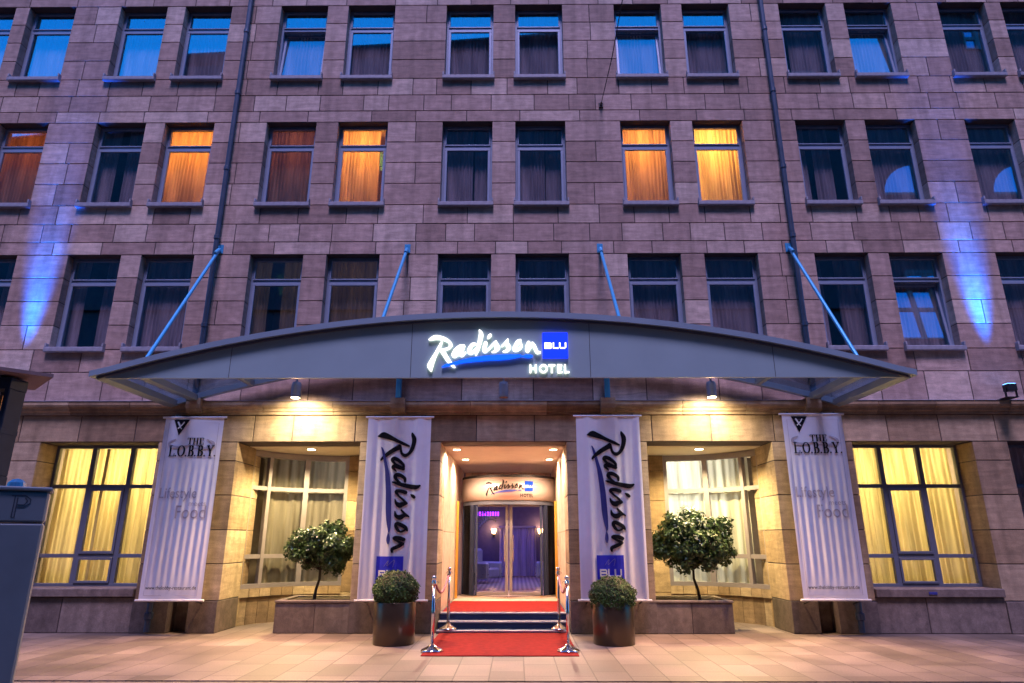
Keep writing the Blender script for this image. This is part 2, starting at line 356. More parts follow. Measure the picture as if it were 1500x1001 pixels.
BLU = [stroke(sh([(985,290),(985,410)]), T), stroke(sh([(985,304),(1090,304),(1104,318),(1104,332),(1090,346),(985,346)]), 26), stroke(sh([(985,350),(1092,350),(1108,364),(1108,384),(1092,397),(985,397)]), 27),
       stroke(sh([(1148,290),(1148,397),(1245,397)]), T), stroke(sh([(1272,290),(1272,380),(1290,396),(1365,396),(1384,380),(1384,290)]), T)]
T = 32
HOTEL = [stroke(sh([(695,700),(695,860)]), T), stroke(sh([(800,700),(800,860)]), T), stroke(sh([(695,780),(800,780)]), 28), stroke(sh(arc(948,780,67,67,0,360,28)), T),
         stroke(sh([(1045,714),(1178,714)]), 28), stroke(sh([(1111,714),(1111,860)]), T), stroke(sh([(1232,700),(1232,860)]), T), stroke(sh([(1232,714),(1312,714)]), 28),
         stroke(sh([(1232,780),(1300,780)]), 28), stroke(sh([(1232,846),(1315,846)]), 28), stroke(sh([(1366,700),(1366,860)]), T), stroke(sh([(1366,846),(1448,846)]), 28)]
def gridrect(x0, x1, y0, y1, n=8):
    v = []; f = []
    for j in range(n+1):
        for i in range(n+1): v.append((x0+(x1-x0)*i/n, y0+(y1-y0)*j/n))
    for j in range(n):
        for i in range(n): f.append((j*(n+1)+i, j*(n+1)+i+1, (j+1)*(n+1)+i+1, (j+1)*(n+1)+i))
    out = [i for i in range(n+1)] + [(j+1)*(n+1)+n for j in range(n)] + [n*(n+1)+n-1-i for i in range(n)] + [(n-1-j)*(n+1) for j in range(n-1)]
    return (v, f, out, [0]*len(v))
def serif(ch):
    K, k = .17, .05
    if ch == '.': return [stroke([(.05,.06),(.17,.06)], .12)], .28
    if ch == 'L': return [stroke([(.2,0),(.2,1)], K), stroke([(.02,.975),(.42,.975)], k), stroke([(.02,.025),(.68,.025)], k), stroke([(.66,.0),(.70,.28)], k)], .72
    if ch == 'O': return [ribbon([(.42+.36*cos(a), .5+.47*sin(a), k+(K-k)*abs(cos(a))) for a in [2*pi*i/24 for i in range(25)]], sharp=True)], .86
    if ch == 'B':
        p = [stroke([(.2,0),(.2,1)], K), stroke([(.02,.975),(.36,.975)], k), stroke([(.02,.025),(.36,.025)], k), stroke([(.2,.52),(.36,.52)], k)]
        for cy_, ry, rx in ((.75,.225,.22), (.27,.245,.28)): p.append(ribbon([(.34+rx*cos(a), cy_+ry*sin(a), k+(K-k)*abs(cos(a))) for a in [-pi/2+pi*i/12 for i in range(13)]], sharp=True))
        return p, .74
    if ch == 'Y': return [stroke([(.14,1),(.44,.45)], K), stroke([(.74,1),(.46,.45)], k), stroke([(.44,.5),(.44,0)], K), stroke([(0,.975),(.32,.975)], k), stroke([(.6,.975),(.88,.975)], k), stroke([(.26,.025),(.62,.025)], k)], .86
    if ch == 'T': return [stroke([(.38,0),(.38,1)], K), stroke([(.02,.97),(.74,.97)], k+.02), stroke([(.03,1),(.03,.74)], k), stroke([(.73,1),(.73,.74)], k), stroke([(.2,.025),(.56,.025)], k)], .8
    if ch == 'H': return [stroke([(.18,0),(.18,1)], K), stroke([(.68,0),(.68,1)], K), stroke([(.18,.5),(.68,.5)], k), stroke([(0,.975),(.36,.975)], k), stroke([(0,.025),(.36,.025)], k), stroke([(.5,.975),(.86,.975)], k), stroke([(.5,.025),(.86,.025)], k)], .9
    if ch == 'E': return [stroke([(.2,0),(.2,1)], K), stroke([(.02,.975),(.66,.975)], k), stroke([(.02,.025),(.68,.025)], k), stroke([(.2,.5),(.5,.5)], k), stroke([(.65,1),(.65,.76)], k), stroke([(.67,0),(.67,.27)], k)], .74
    return [], .4
def serif_text(txt, x, y, h, gap=.06):
    out = []
    for ch in txt:
        ps, wd = serif(ch)
        for v, f, o, d in ps: out.append(([(x+a*h, y+b*h) for a, b in v], f, o, [q*.3 for q in d]))
        x += (wd+gap)*h
    return out, x
def font_piece(txt, x, y, size, align='LEFT'):
    c = bpy.data.curves.new('t', 'FONT'); c.body = txt; c.size = size; c.align_x = align; c.resolution_u = 3
    o = bpy.data.objects.new('t', c); COL.objects.link(o); bpy.context.view_layer.update()
    me = bpy.data.meshes.new_from_object(o); v = [(p.co.x+x, p.co.y+y) for p in me.vertices]; f = [tuple(p.vertices) for p in me.polygons]
    bpy.data.objects.remove(o); bpy.data.curves.remove(c); bpy.data.meshes.remove(me)
    return (v, f, [], [0]*len(v))

# ================================================================== SETTING: ground
def sheet(name, x0, x1, y0, y1, z, m, th=.05):
    o = MB().box(x0, x1, y0, y1, z-th, z).build(name, m); tag(o, kind='structure'); return o
sheet('ground', -600, 600, -700, 600, -.165, ASPHALT)
sheet('road', -60, 60, -20.5, -9.55, -.14, ASPHALT, .02)
sheet('pavement', -40, 40, -4.05, 6.5, 0, PAVE, .16)
o = MB().box(-40, 40, -4.11, -4.054, -.16, -.012).build('drain_channel', BLACKMETAL); tag(o, kind='structure')
sheet('outer_pavement', -40, 40, -9.4, -4.115, -.004, SETTS, .15)
sheet('kerb', -40, 40, -9.56, -9.404, -.008, KERB, .14)
sheet('far_pavement', -60, 60, -40, -20.5, -.02, KERB, .14)

# ================================================================== HOTEL
HX = -.03
COLS = [c+HX for c in (-12.3+.03, -10.82, -8.62, -7.07, -4.77, -3.16, -.815, .815, 3.16, 4.77, 7.07, 8.62, 10.84, 12.33)]
WW = .56; HEADS = [13.82, 10.58, 7.34]; HH = 2.08
hotel = thing('hotel_building', 'long sandstone hotel front with three rows of deep set windows above a beige ground floor', 'building')
XW = 17
wall = MB(); mort = MB()
def course(mb, z0, z1, spans, y0, y1, wmin, wmax, g=.009, mortar=True, mb2=None, bev=.004):
    for a, b in spans:
        L = b-a; n = max(1, round(L/rnd.uniform(wmin, wmax)))
        if n == 1: cuts = [a, b]
        else:
            ws = [rnd.uniform(.72, 1.3) for _ in range(n)]; t = sum(ws); cuts = [a]; 
            for q in ws: cuts.append(cuts[-1]+q/t*L)
        for i in range(n):
            jit = rnd.uniform(-.0015, .0015)
            l = cuts[i]+(g if i else 0); r = cuts[i+1]-(g if i < n-1 else 0)
            mb.bbox(l, r, y0+jit, y1, z0+g, z1-g, bev, max(0, min(1, rnd.gauss(.5, .30))))
        if mortar: (mb2 or mort).box(a+.006, b-.006, y0+.014, y1-.01, z0-.0005, z1+.0005)
zs = [4.20, 4.79]
full = [(-XW, XW)]
course(wall, 4.20, 4.79, full, 0, .3, .95, 1.25)
for r_, H in enumerate(reversed(HEADS)):
    sz = H-HH
    course(wall, sz-.45, sz, full, 0, .3, .7, 1.1) if r_ else course(wall, 4.79, sz, full, 0, .3, .8, 1.15)
    spans = []; x = -XW
    for c in COLS: spans.append((x, c-WW)); x = c+WW
    spans.append((x, XW))
    for k in range(4): course(wall, sz+k*.52, sz+(k+1)*.52, spans, 0, .3, .55, .95)
    course(wall, H, H+.29, full, 0, .3, .8, 1.9)
    course(wall, H+.29, H+.71, full, 0, .3, .75, 1.1)
z = HEADS[0]+.71
while z < 18: course(wall, z, z+.52, full, 0, .3, .8, 1.1); z += .52
wall.build('upper_wall', SANDSTONE, hotel)
# ground floor
low = MB()
course(low, 3.40, 3.92, full, .0, .62, 1.05, 1.25)
PZ = [.54, 1.17, 1.77, 2.40, 3.04, 3.40]
GAPS = [(-12.0, -9.64), (-8.97, -6.67), (-5.14, -2.77), (-1.22, 1.20), (2.74, 5.14), (6.67, 8.97), (9.64, 12.0)]
piers = []; x = -XW
for a, b in GAPS: piers.append((x, a)); x = b
piers.append((x, XW))
def split_niche(p):
    a, b = p
    for s, t in ((-6.02, -5.66), (5.62, 5.96)):
        if a < s and b > t: return [(a, s), (t, b)]
    return [p]
for p in piers:
    narrow = split_niche(p)
    for i in range(5):
        dp = .9 if abs((p[0]+p[1])/2) < 7 else .55
        for q in narrow: course(low, PZ[i], PZ[i+1], [q], 0, dp, 1.1, 1.5)
        if len(narrow) == 2: low.box(narrow[0][1], narrow[1][0], .28, .6, PZ[i], PZ[i+1], .3)
    gran = MB()
    for q in narrow: course(gran, 0, .54, [q], -.045, dp-.02 if dp < .6 else .88, 1.0, 1.5)
    if len(narrow) == 2: gran.box(narrow[0][1], narrow[1][0], .27, .6, 0, .54, .2)
    gran.build('plinth', GRANITE, hotel)
# panels below the restaurant windows
for a, b in GAPS:
    if abs(a+b)/2 > 7:
        gran = MB(); course(gran, 0, .60, [(a, b)], -.012, .5, 1.0, 1.3)
        gran.build('window_plinth', GRANITE, hotel)
        MB().bbox(a+.0, b-.0, -.07, .56, .605, .75, .012, .7).build('window_ledge', GRANITE, hotel)
low.build('lower_wall', BEIGESTONE, hotel)
mort.build('mortar', MORTAR, hotel)
# cornice
cn = MB(); prof = [(0, 3.922), (-.05, 3.922), (-.055, 3.97), (-.09, 3.99), (-.10, 4.03), (-.135, 4.06), (-.15, 4.10), (-.15, 4.165), (0, 4.198)]
x = -XW
while x < XW: L = rnd.uniform(1.1, 1.5); cn.extrude_x(prof, x+.004, min(XW, x+L)-.004, rnd.random()); x += L
fixnorm(cn.build('cornice', BEIGESTONE, hotel))
fl = MB().extrude_x([(-.003, 4.204), (-.162, 4.171), (-.162, 4.178), (-.003, 4.213)], -XW, XW); fixnorm(fl.build('cornice_flashing', SILL, hotel))
for x in (-6.0, -2.05, 2.0, 5.95):
    cb = MB().extrude_x([(-.0, 3.93), (-.16, 3.95), (-.22, 4.02), (-.24, 4.10), (-.24, 4.215), (-.0, 4.215)], x-.14, x+.14, .7); fixnorm(cb.build('corbel', BEIGESTONE, hotel))
MB().box(-XW, XW, .6, 14, 17.7, 18.1).build('roof', OPPROOF, hotel)
MB().box(-XW, XW, 13.6, 14, 0, 17.6).build('rear_wall', MORTAR, hotel)
sw = MB(); sw.box(-XW, -XW+.3, .32, 13.5, 0, 17.6); sw.box(XW-.3, XW, .32, 13.5, 0, 17.6); sw.build('side_wall', SANDSTONE, hotel)

# ---------------------------------------------------------- upper windows
def curtain_mesh(x0, x1, z0, z1, y, lam=.07, amp=.018, seed=0, nz=5):
    q = random.Random(seed); n = max(8, int((x1-x0)/lam*9)); mb = MB(); ph = q.uniform(0, 6); 
    ks = [(q.uniform(.8, 1.25), q.uniform(0, 6), q.uniform(.5, 1)) for _ in range(3)]
    vs = []; fs = []
    for j in range(nz+1):
        zz = z0+(z1-z0)*j/nz; fl_ = 1.0 + .5*(1-j/nz)
        for i in range(n+1):
            x = x0+(x1-x0)*i/n
            o = sum(a*sin(2*pi*x/lam/k+p+.25*(1-j/nz)*sin(x*3)) for k, p, a in ks)*amp*.6*fl_
            vs.append((x+.006*sin(x*20+j), y+o, zz))
    for j in range(nz):
        for i in range(n): fs.append((j*(n+1)+i, j*(n+1)+i+1, (j+1)*(n+1)+i+1, (j+1)*(n+1)+i))
    return mb.add(vs, fs)
def rect_frame(mb, x0, x1, z0, z1, y0, y1, w_):
    mb.bbox(x0, x1, y0, y1, z1-w_, z1, .004); mb.bbox(x0, x1, y0, y1, z0, z0+w_, .004)
    mb.bbox(x0, x0+w_, y0, y1, z0+w_, z1-w_, .004); mb.bbox(x1-w_, x1, y0, y1, z0+w_, z1-w_, .004)
fr0 = MB(); rect_frame(fr0, -WW, WW, 0, HH, .19, .29, .05); fr0.bbox(-WW+.05, WW-.05, .195, .285, 1.50, 1.57, .004)
rect_frame(fr0, -WW+.05, WW-.05, 1.57, HH-.05, .175, .23, .03)
ca0 = MB(); rect_frame(ca0, -WW+.05, WW-.05, .05, 1.50, .175, .23, .055)
pu0 = MB().box(-WW+.08, WW-.08, .20, .206, 1.60, HH-.08); pl0 = MB().box(-WW+.105, WW-.105, .20, .206, .105, 1.445)
si0 = MB().extrude_x([(.19, -.06), (-.085, -.06), (-.09, -.045), (-.09, .03), (-.075, .04), (.19, .075)], -WW-.035, WW+.035)
si0.bbox(-WW-.034, -WW-.002, -.088, -.001, .042, .12, .004); si0.bbox(WW+.002, WW+.034, -.088, -.001, .042, .12, .004)
rm0 = MB().add([(-.8,.31,-.1),(.8,.31,-.1),(.8,2.2,-.1),(-.8,2.2,-.1),(-.8,.31,2.3),(.8,.31,2.3),(.8,2.2,2.3),(-.8,2.2,2.3)], [(0,1,2,3),(7,6,5,4),(1,5,6,2),(2,6,7,3),(3,7,4,0)])
CV = {}
for k in range(4):
    CV['full%d' % k] = (-WW-.05, WW+.05)
proto = {}
def mk(name, key, mb, m, parent):
    if (key, m.name) in proto:
        me = proto[(key, m.name)]; o = bpy.data.objects.new(name, me); COL.objects.link(o); o.parent = parent; return o
    o = mb.build(name, m); fixnorm(o) if key == 'sill' else None
    proto[(key, m.name)] = o.data; o.parent = parent; o.location = (0, 0, 0); return o
# style per window: (row, column) -> (curtain spans, material, light energy, colour, tilted)
LIT = {(1, 3): ([(-.62, .62)], CURT_WARM, 60, (1, .34, .05)), (1, 4): ([(-.62, .62)], CURT_WARM, 6, (1, .28, .14)), (1, 5): ([(-.62, .35), (.45, .62)], CURT_WARM, 65, (1, .36, .07)),
       (1, 8): ([(-.62, .62)], CURT_WARM, 62, (1, .36, .08)), (1, 9): ([(-.62, .30), (.33, .62)], CURT_WARM, 110, (1, .46, .09)), (1, 1): ([(-.62, .62)], CURT_WARM, 9, (1, .24, .06)),  # last entry: dim red room light added to imitate a reflection in that pane
       (2, 4): ([(-.62, -.2), (.05, .5)], CURT_WARM, 1, (1, .70, .28)), (2, 5): ([(-.62, .5)], CURT_WARM, 1.2, (1, .60, .22))}
SIDES = {(1, 2): [(-.62, -.15), (.0, .62)], (1, 10): [(-.62, -.25), (-.1, .3)], (2, 1): [(-.62, -.1), (.1, .62)], (2, 2): [(-.62, -.25), (.1, .62)], (2, 10): [(-.62, -.3), (0, .62)],
         (1, 6): [(-.62, .12), (.16, .62)], (1, 7): [(-.62, .1), (.13, .62)], (0, 10): [(-.3, .62)]}
TILT = {(0, 4), (0, 8), (0, 11), (2, 11)}
for r_, H in enumerate(HEADS):
    for ci, c in enumerate(COLS):
        wn = mk('window', 'frame', fr0, FRAME, hotel); wn.location = (c, 0, H-HH)
        cs = mk('casement', 'casement', ca0, FRAME, wn)
        pu = mk('upper_pane', 'pu', pu0, GLASS, wn); pl = mk('lower_pane', 'pl', pl0, GLASS, wn)
        if (r_, ci) in TILT:
            for q in (cs, pl):   # bottom-hung sash tipped inwards
                a = R(5.5); q.rotation_euler = (-a, 0, 0); py, pz = .23, .05
                q.location = (0, py-(py*cos(-a)-pz*sin(-a)), pz-(py*sin(-a)+pz*cos(-a)))
        mk('sill', 'sill', si0, SILL, wn)
        mk('room', 'room', rm0, DARKROOM, wn)
        spec = LIT.get((r_, ci)); spans = spec[0] if spec else SIDES.get((r_, ci), [(-.62, .62)]); m = spec[1] if spec else CURT_DARK
        for si, (a, b) in enumerate(spans):
            key = 'cur%.2f_%.2f_%d' % (a, b, (r_*5+ci) % 4)
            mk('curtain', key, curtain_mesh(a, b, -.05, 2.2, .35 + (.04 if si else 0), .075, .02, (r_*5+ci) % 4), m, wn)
        if spec:
            o = lamp('room_lamp', 'AREA', (0, 1.25, 1.9), spec[2], spec[3], None, shape='RECTANGLE', size=.8, size_y=.5, rot=(R(62), 0, R(180 if False else 0)))
            o.rotation_euler = (R(-50), 0, 0); o.parent = wn

# drainpipes
for sx in (-6.07, 6.04):
    p = MB(); p.path([(sx, -.085, 18), (sx, -.085, 4.62), (sx, -.085, 4.30)], .052, 12)
    for z in (5.75, 7.7, 9.35, 11.3, 13.0): p.lathe((sx, -.085, z), [(.052, -.05), (.066, -.04), (.066, .04), (.052, .05)], 12); p.box(sx-.02, sx+.02, -.04, .0, z-.02, z+.02)
    p.build('drainpipe', PIPE, hotel, smooth=False)
for sx in (-6.30, 6.29):
    p = MB(); p.path([(sx, -.13, 3.9), (sx, -.13, .62), (sx, -.13, .04)], .05, 12); p.lathe((sx, -.13, .30), [(.05, -.07), (.075, -.05), (.075, .05), (.05, .07)], 12); p.box(sx-.02, sx+.02, -.09, -.045, .40, .43)
    p.tube((sx, -.18, .3), (sx, -.205, .3), .045, 10)
    p.build('drainpipe', PIPE, hotel)
# small enamel plaque on the right-hand ledge
MB().bbox(7.60, 7.75, -.084, -.072, .655, .70, .003).build('plaque', PRINTBLUE, hotel)

# ---------------------------------------------------------- restaurant windows
RESTFRAME = mat('restaurant_frame', (.13, .15, .20), .45, .2, .05)
def rest_window(x0, x1, lit, seed):
    z0, z1, y = .75, 3.40, .50
    f = MB(); rect_frame(f, x0, x1, z0, z1, y, y+.09, .055)
    wd = (x1-x0); xs = [x0+wd*k/3 for k in (1, 2)]
    for x in xs: f.bbox(x-.045, x+.045, y+.001, y+.088, z0+.055, z1-.055, .004)
    for zz in (1.30, 2.60):
        for a, b in ((x0+.055, xs[0]-.045), (xs[0]+.045, xs[1]-.045), (xs[1]+.045, x1-.055)): f.bbox(a, b, y+.002, y+.086, zz-.035, zz+.035, .004)
    rect_frame(f, xs[0]+.046, xs[1]-.046, 1.337, 2.563, y-.02, y+.05, .05); rect_frame(f, xs[0]+.046, xs[1]-.046, .807, 1.263, y-.02, y+.05, .04)
    fo = f.build('restaurant_window', RESTFRAME, hotel)
    MB().box(x0+.03, x1-.03, y+.05, y+.058, z0+.03, z1-.03).build('glass', GLASS2, fo)
    rv = MB().add([(x0-.4,.63,.3),(x1+.4,.63,.3),(x1+.4,3.2,.3),(x0-.4,3.2,.3),(x0-.4,.63,3.6),(x1+.4,.63,3.6),(x1+.4,3.2,3.6),(x0-.4,3.2,3.6)], [(0,1,2,3),(7,6,5,4),(1,5,6,2),(2,6,7,3),(3,7,4,0)])
    rv.build('room', DARKROOM, fo)
    return fo
GLASS2 = glass_mat('lobby_window_glass', .02, (.96, .96, .97), 1.45)
for i, (a, b) in enumerate(((-8.97, -6.67), (6.67, 8.97), (-12.0, -9.64), (9.64, 12.0))):
    fo = rest_window(a, b, True, i)
    main = i < 2
    if main:
        side = ('left', 'right')[i]
        for (p, q, nm, yy) in ((a+.02, (a+b)/2-.28 if i == 0 else (a+b)/2+.38, 0, .74), ((a+b)/2-.25 if i == 0 else (a+b)/2+.41, b-.02, 1, .79)):
            cu = curtain_mesh(p, q, .62, 3.38, yy, .105, .024, 10+i*2+nm, 6).build('curtain', CURT_YEL)
            tag(cu, ['wide yellow gathered curtain in the left outer panes of the ', 'narrow yellow gathered curtain on the inner side of the '][nm ^ i] + side + ' restaurant window' if False else
                {(0, 0): 'yellow curtain in the outer panes of the left restaurant window', (0, 1): 'yellow curtain beside the banner in the left restaurant window',
                 (1, 0): 'yellow curtain beside the banner in the right restaurant window', (1, 1): 'yellow curtain in the outer panes of the right restaurant window'}[(i, nm)], 'curtain', 'yellow curtains in the restaurant windows')
        for dx in (-.75, 0, .75):
            lamp('restaurant_lamp', 'AREA', ((a+b)/2+dx, 1.75, 3.3), 34, (1, .80, .40), fo, shape='RECTANGLE', size=.7, size_y=.5, rot=(R(-38), 0, 0))
        lamp('restaurant_fill', 'AREA', ((a+b)/2, 2.8, 1.4), 28, (1, .80, .40), fo, shape='RECTANGLE', size=2.0, size_y=1.6, rot=(R(-90), 0, 0))
    else:
        cu = curtain_mesh(a+.02, b-.02, .62, 3.38, .76, .105, .024, 20+i, 6).build('curtain', CURT_DARK)
        tag(cu, 'dim grey curtain in the window at the far %s edge' % ('left' if i == 2 else 'right'), 'curtain')

# ---------------------------------------------------------- bays
BAYARC = {}
def bay(s, x_out, x_in, deep, curt, e_room, seed, side):
    """s=-1 left bay, s=+1 right bay (mirrored)"""
    X = lambda x: s*x
    A = (5.20, .92); C_ = (4.70, 2.05); B = (3.48, 2.12)
    def P(t, off=0):
        x = (1-t)**2*A[0]+2*t*(1-t)*C_[0]+t*t*B[0]; y = (1-t)**2*A[1]+2*t*(1-t)*C_[1]+t*t*B[1]
        dx = 2*(1-t)*(C_[0]-A[0])+2*t*(B[0]-C_[0]); dy = 2*(1-t)*(C_[1]-A[1])+2*t*(B[1]-C_[1]); d = math.hypot(dx, dy)
        return (X(x - dy/d*off*-1), y - dx/d*off) if True else None
    def strip(mb, t0, t1, z0, z1, o0, o1, n=14, tone=None):
        v = []; f = []
        for i in range(n+1):
            t = t0+(t1-t0)*i/n; a = P(t, o0); b = P(t, o1)
            v += [(a[0], a[1], z0), (a[0], a[1], z1), (b[0], b[1], z1), (b[0], b[1], z0)]
        for i in range(n):
            for k in range(4): f.append((i*4+k, i*4+(k+1) % 4, i*4+4+(k+1) % 4, i*4+4+k))
        f += [(0, 1, 2, 3), (n*4+3, n*4+2, n*4+1, n*4)]
        mb.add(v, f, tone)
    # curved base wall in two courses
    bw = MB(); n = 9
    for i in range(n):
        strip(bw, i/n+.002, (i+1)/n-.002, .0, .50, 0, .3, 3, rnd.random()); strip(bw, i/n+.002, (i+1)/n-.002, .508, .665, -.035, .3, 3, rnd.random())
    fixnorm(bw.build('bay_base_wall', BEIGESTONE, hotel))
    mm = MB(); strip(mm, 0, 1, 0, .655, .02, .28, 16); mm.build('bay_base_mortar', MORTAR, hotel)
    f = MB(); strip(f, 0, 1, .668, .75, -.02, .09); strip(f, 0, 1, 3.26, 3.385, 0, .09)
    for t0, t1 in ((0, .035), (.20, .235), (.575, .625), (.965, 1)): strip(f, t0, t1, .75, 3.26, -.01, .1, 3)
    for zz in (1.27, 2.62): strip(f, .035, .965, zz-.04, zz+.04, .005, .085)
    fo = f.build('bay_window', BAYFRAME, hotel); fixnorm(fo)
    g = MB(); strip(g, .01, .99, .72, 3.3, .04, .046, 28); fixnorm(g.build('glass', GLASS2, fo, smooth=False))
    # return wall and jambs
    j = MB(); j2 = MB(); zz = [.0, .54, 1.17, 1.77, 2.40, 3.04, 3.385]
    for k in range(6):
        a, b = sorted((X(3.47), X(2.66))); j.bbox(a+.004, b-.004, 2.02, 2.4, zz[k]+.005, zz[k+1]-.005, .004, rnd.random())
        a, b = sorted((X(2.735), X(2.66))); j.bbox(a, b, .91, 2.015, zz[k]+.005, zz[k+1]-.005, .004, rnd.random())
        a, b = sorted((X(5.16), X(5.6))); j2.bbox(a, b, .905, 1.3, zz[k]+.005, zz[k+1]-.005, .004, rnd.random())
    j.build('bay_return_wall', BEIGESTONE, hotel); j2.build('bay_jamb', BEIGESTONE, hotel)
    a, b = sorted((X(5.6), X(2.6))); MB().box(a, b, .63, 2.6, 3.392, 3.6).build('bay_soffit', SOFFIT, hotel)
    # curtains follow the bay
    for nm, (t0, t1, za, zb, off) in enumerate(((.0, .17, .70, 3.3, .26), (.24, 1.02, 2.58, 3.36, .34), (.24, .62, .70, 2.56, .24), (.64, 1.02, .70, 2.56, .24))):
        q = random.Random(seed+nm); m_ = max(30, int((t1-t0)*260)); vs = []; fs = []; nz = 4; ph = q.uniform(0, 6)
        for jz in range(nz+1):
            z = za+(zb-za)*jz/nz
            for i in range(m_+1):
                t = t0+(t1-t0)*i/m_; u = t*24; o_ = off+.022*(sin(u*2.6+ph)+.6*sin(u*4.1+1+ph)+.5*sin(u*1.3+.2*jz))*(1.15-.3*jz/nz)
                p = P(min(max(t, -.02), 1.02), o_); vs.append((p[0], p[1], z))
        for jz in range(nz):
            for i in range(m_): fs.append((jz*(m_+1)+i, jz*(m_+1)+i+1, (jz+1)*(m_+1)+i+1, (jz+1)*(m_+1)+i))
        cu = MB().add(vs, fs).build('curtain' if nm != 1 else 'curtain_valance', curt, smooth=True)
        tag(cu, {0: 'narrow pleated curtain in the outermost pane of the %s bay', 1: 'short pleated valance across the top of the %s bay window', 2: 'pleated beige curtain in the middle pane of the %s bay', 3: 'pleated beige curtain in the inner pane of the %s bay behind the tree'}[nm] % side, 'curtain' if nm != 1 else 'valance', 'curtains in the bay windows')
    # dark room behind
    a, b = sorted((X(6.4), X(2.7)))
    MB().add([(a,2.45,-.0),(b,2.45,0),(b,4.4,0),(a,4.4,0),(a,2.45,3.7),(b,2.45,3.7),(b,4.4,3.7),(a,4.4,3.7)], [(3,2,6,7),(0,3,7,4),(2,1,5,6)]).build('bay_room', DARKROOM, hotel)
    if e_room: lamp('bay_room_lamp', 'AREA', (X(4.0), 3.7, 3.2), e_room, (1, .93, .80), hotel, shape='RECTANGLE', size=2, size_y=1, rot=(R(-50), 0, 0))
    # recessed downlight
    d = thing('downlight', 'round recessed downlight in the %s bay ceiling' % side, 'downlight', (X(4.0), .95, 3.39), 'recessed downlights')
    MB().lathe((X(4.0), .95, 3.375), [(.085, 0), (.11, .0), (.11, .016), (.085, .016)], 24, False).build('trim', CHROME, d)
    MB().lathe((X(4.0), .95, 3.378), [(.0, 0), (.084, 0), (.084, .013), (0, .013)], 24, False).build('lens', LAMPSMALL, d)
    lamp('downlight_lamp', 'SPOT', (X(4.0), .95, 3.35), 850, (1, .76, .34), d, spot_size=R(150), spot_blend=.6, shadow_soft_size=.08)
bay(-1, -5.14, -2.77, 2.1, CURT_BAY, 20, 40, 'left')
bay(1, 5.14, 2.74, 2.1, CURT_BAY2, 130, 60, 'right')

# ---------------------------------------------------------- entrance
st = [(.05, -.02, .30), (.17, .28, .30), (.29, .58, 6.0)]
for i, (zt, y0, d) in enumerate(st):
    s_ = MB().box(-1.20, 1.18, y0, y0+(d if i == 2 else .32), 0 if i == 0 else st[i-1][0]-.01 if False else (-.02 if i == 0 else st[i-1][0]+.002), zt-.004)
    so_ = s_.build('step', MATBLUE, hotel)
    MB().bbox(-1.195, 1.175, y0-.012, y0+.05, zt-.028, zt+.004, .004).build('nosing', NOSING, so_)
tag(MB().bbox(-1.17, 1.15, .645, 2.85, .290, .300, .003).build('landing_carpet', CARPET), 'red carpet laid on the landing in front of the glass doors', 'carpet')
vj = MB()
for sx in (-1, 1):
    xo = 1.22 if sx < 0 else 1.20
    for a, b in ((.905, 2.2), (2.2, 3.5), (3.5, 4.8), (4.8, 6.0)):
        for z0, z1 in ((0, 1.75), (1.75, 3.385)):
            p, q = sorted((sx*xo, sx*(xo+.1))); vj.bbox(p, q, a+.003, b-.003, z0+.003, z1-.003, .003, rnd.random())
vj.bbox(-1.2, -1.02, 6.0, 6.2, 0, 3.38, .003, .6); vj.bbox(1.04, 1.18, 6.0, 6.2, 0, 3.38, .003, .6); vj.bbox(-1.02, 1.04, 6.0, 6.2, 2.55, 3.38, .003, .5)
vj.build('vestibule_wall', MARBLE, hotel); MB().box(-1.19, 1.17, 2.86, 6.0, .288, .295).build('vestibule_floor', MARBLE, hotel)
MB().box(-1.34, 1.32, .63, 6.3, 3.393, 3.6).build('vestibule_ceiling', SOFFIT, hotel)
SIDEGLASS = glass_mat('dark_side_glass', .02, (.12, .14, .22), 1.25); DOORDARK = mat('door_dark_frame', (.025, .03, .06), .7, 0, .05, 6, 0, .15)
DOORSTEEL = mat('door_steel', (.28, .24, .24), .3, .5, .05)
GOLD = mat('brass_trim', (.75, .42, .08), .3, .8, .05)
for sx in (-1, 1): MB().bbox(sx*1.17-.03, sx*1.17+.03, 3.52, 3.60, .3, 2.48, .004).build('brass_post', GOLD, hotel)
for i, (x, y) in enumerate(((-1.0, 1.0), (1.0, 1.0), (-.95, 2.75), (1.0, 2.75))):
    d = thing('downlight', 'round recessed downlight in the entrance ceiling, %s' % ('front left', 'front right', 'rear left', 'rear right')[i], 'downlight', (x, y, 3.39), 'recessed downlights')
    MB().lathe((x, y, 3.375), [(.075, 0), (.10, .0), (.10, .016), (.075, .016)], 24, False).build('trim', CHROME, d)
    MB().lathe((x, y, 3.378), [(0, 0), (.074, 0), (.074, .013), (0, .013)], 24, False).build('lens', LAMPSMALL, d)
    lamp('downlight_lamp', 'SPOT', (x, y, 3.35), 430, (1, .70, .48), d, spot_size=R(160), spot_blend=.6, shadow_soft_size=.08)
# curved revolving-drum door
DC = (0.05, 4.6); DR = 1.21
door = thing('entrance_door', None, None, (DC[0], 3.5, .3)); door.parent = hotel
del_keys = [k for k in ('label', 'category') if k in door.keys()]
for k in del_keys: del door[k]
def drum(mb, a0, a1, z0, z1, r0, r1, n=40):
    v = []; f = []
    for i in range(n+1):
        a = R(a0+(a1-a0)*i/n)
        for r, z in ((r0, z0), (r1, z0), (r1, z1), (r0, z1)): v.append((DC[0]+r*sin(a), DC[1]-r*cos(a), z))
    for i in range(n):
        for k in range(4): f.append((i*4+k, i*4+(k+1) % 4, i*4+4+(k+1) % 4, i*4+4+k))
    f += [(3, 2, 1, 0), (n*4, n*4+1, n*4+2, n*4+3)]
    mb.add(v, f)
h = MB(); drum(h, -90, 90, 2.50, 3.04, DR-.05, DR); hd = fixnorm(h.build('header', BRUSHED, door, smooth=False))
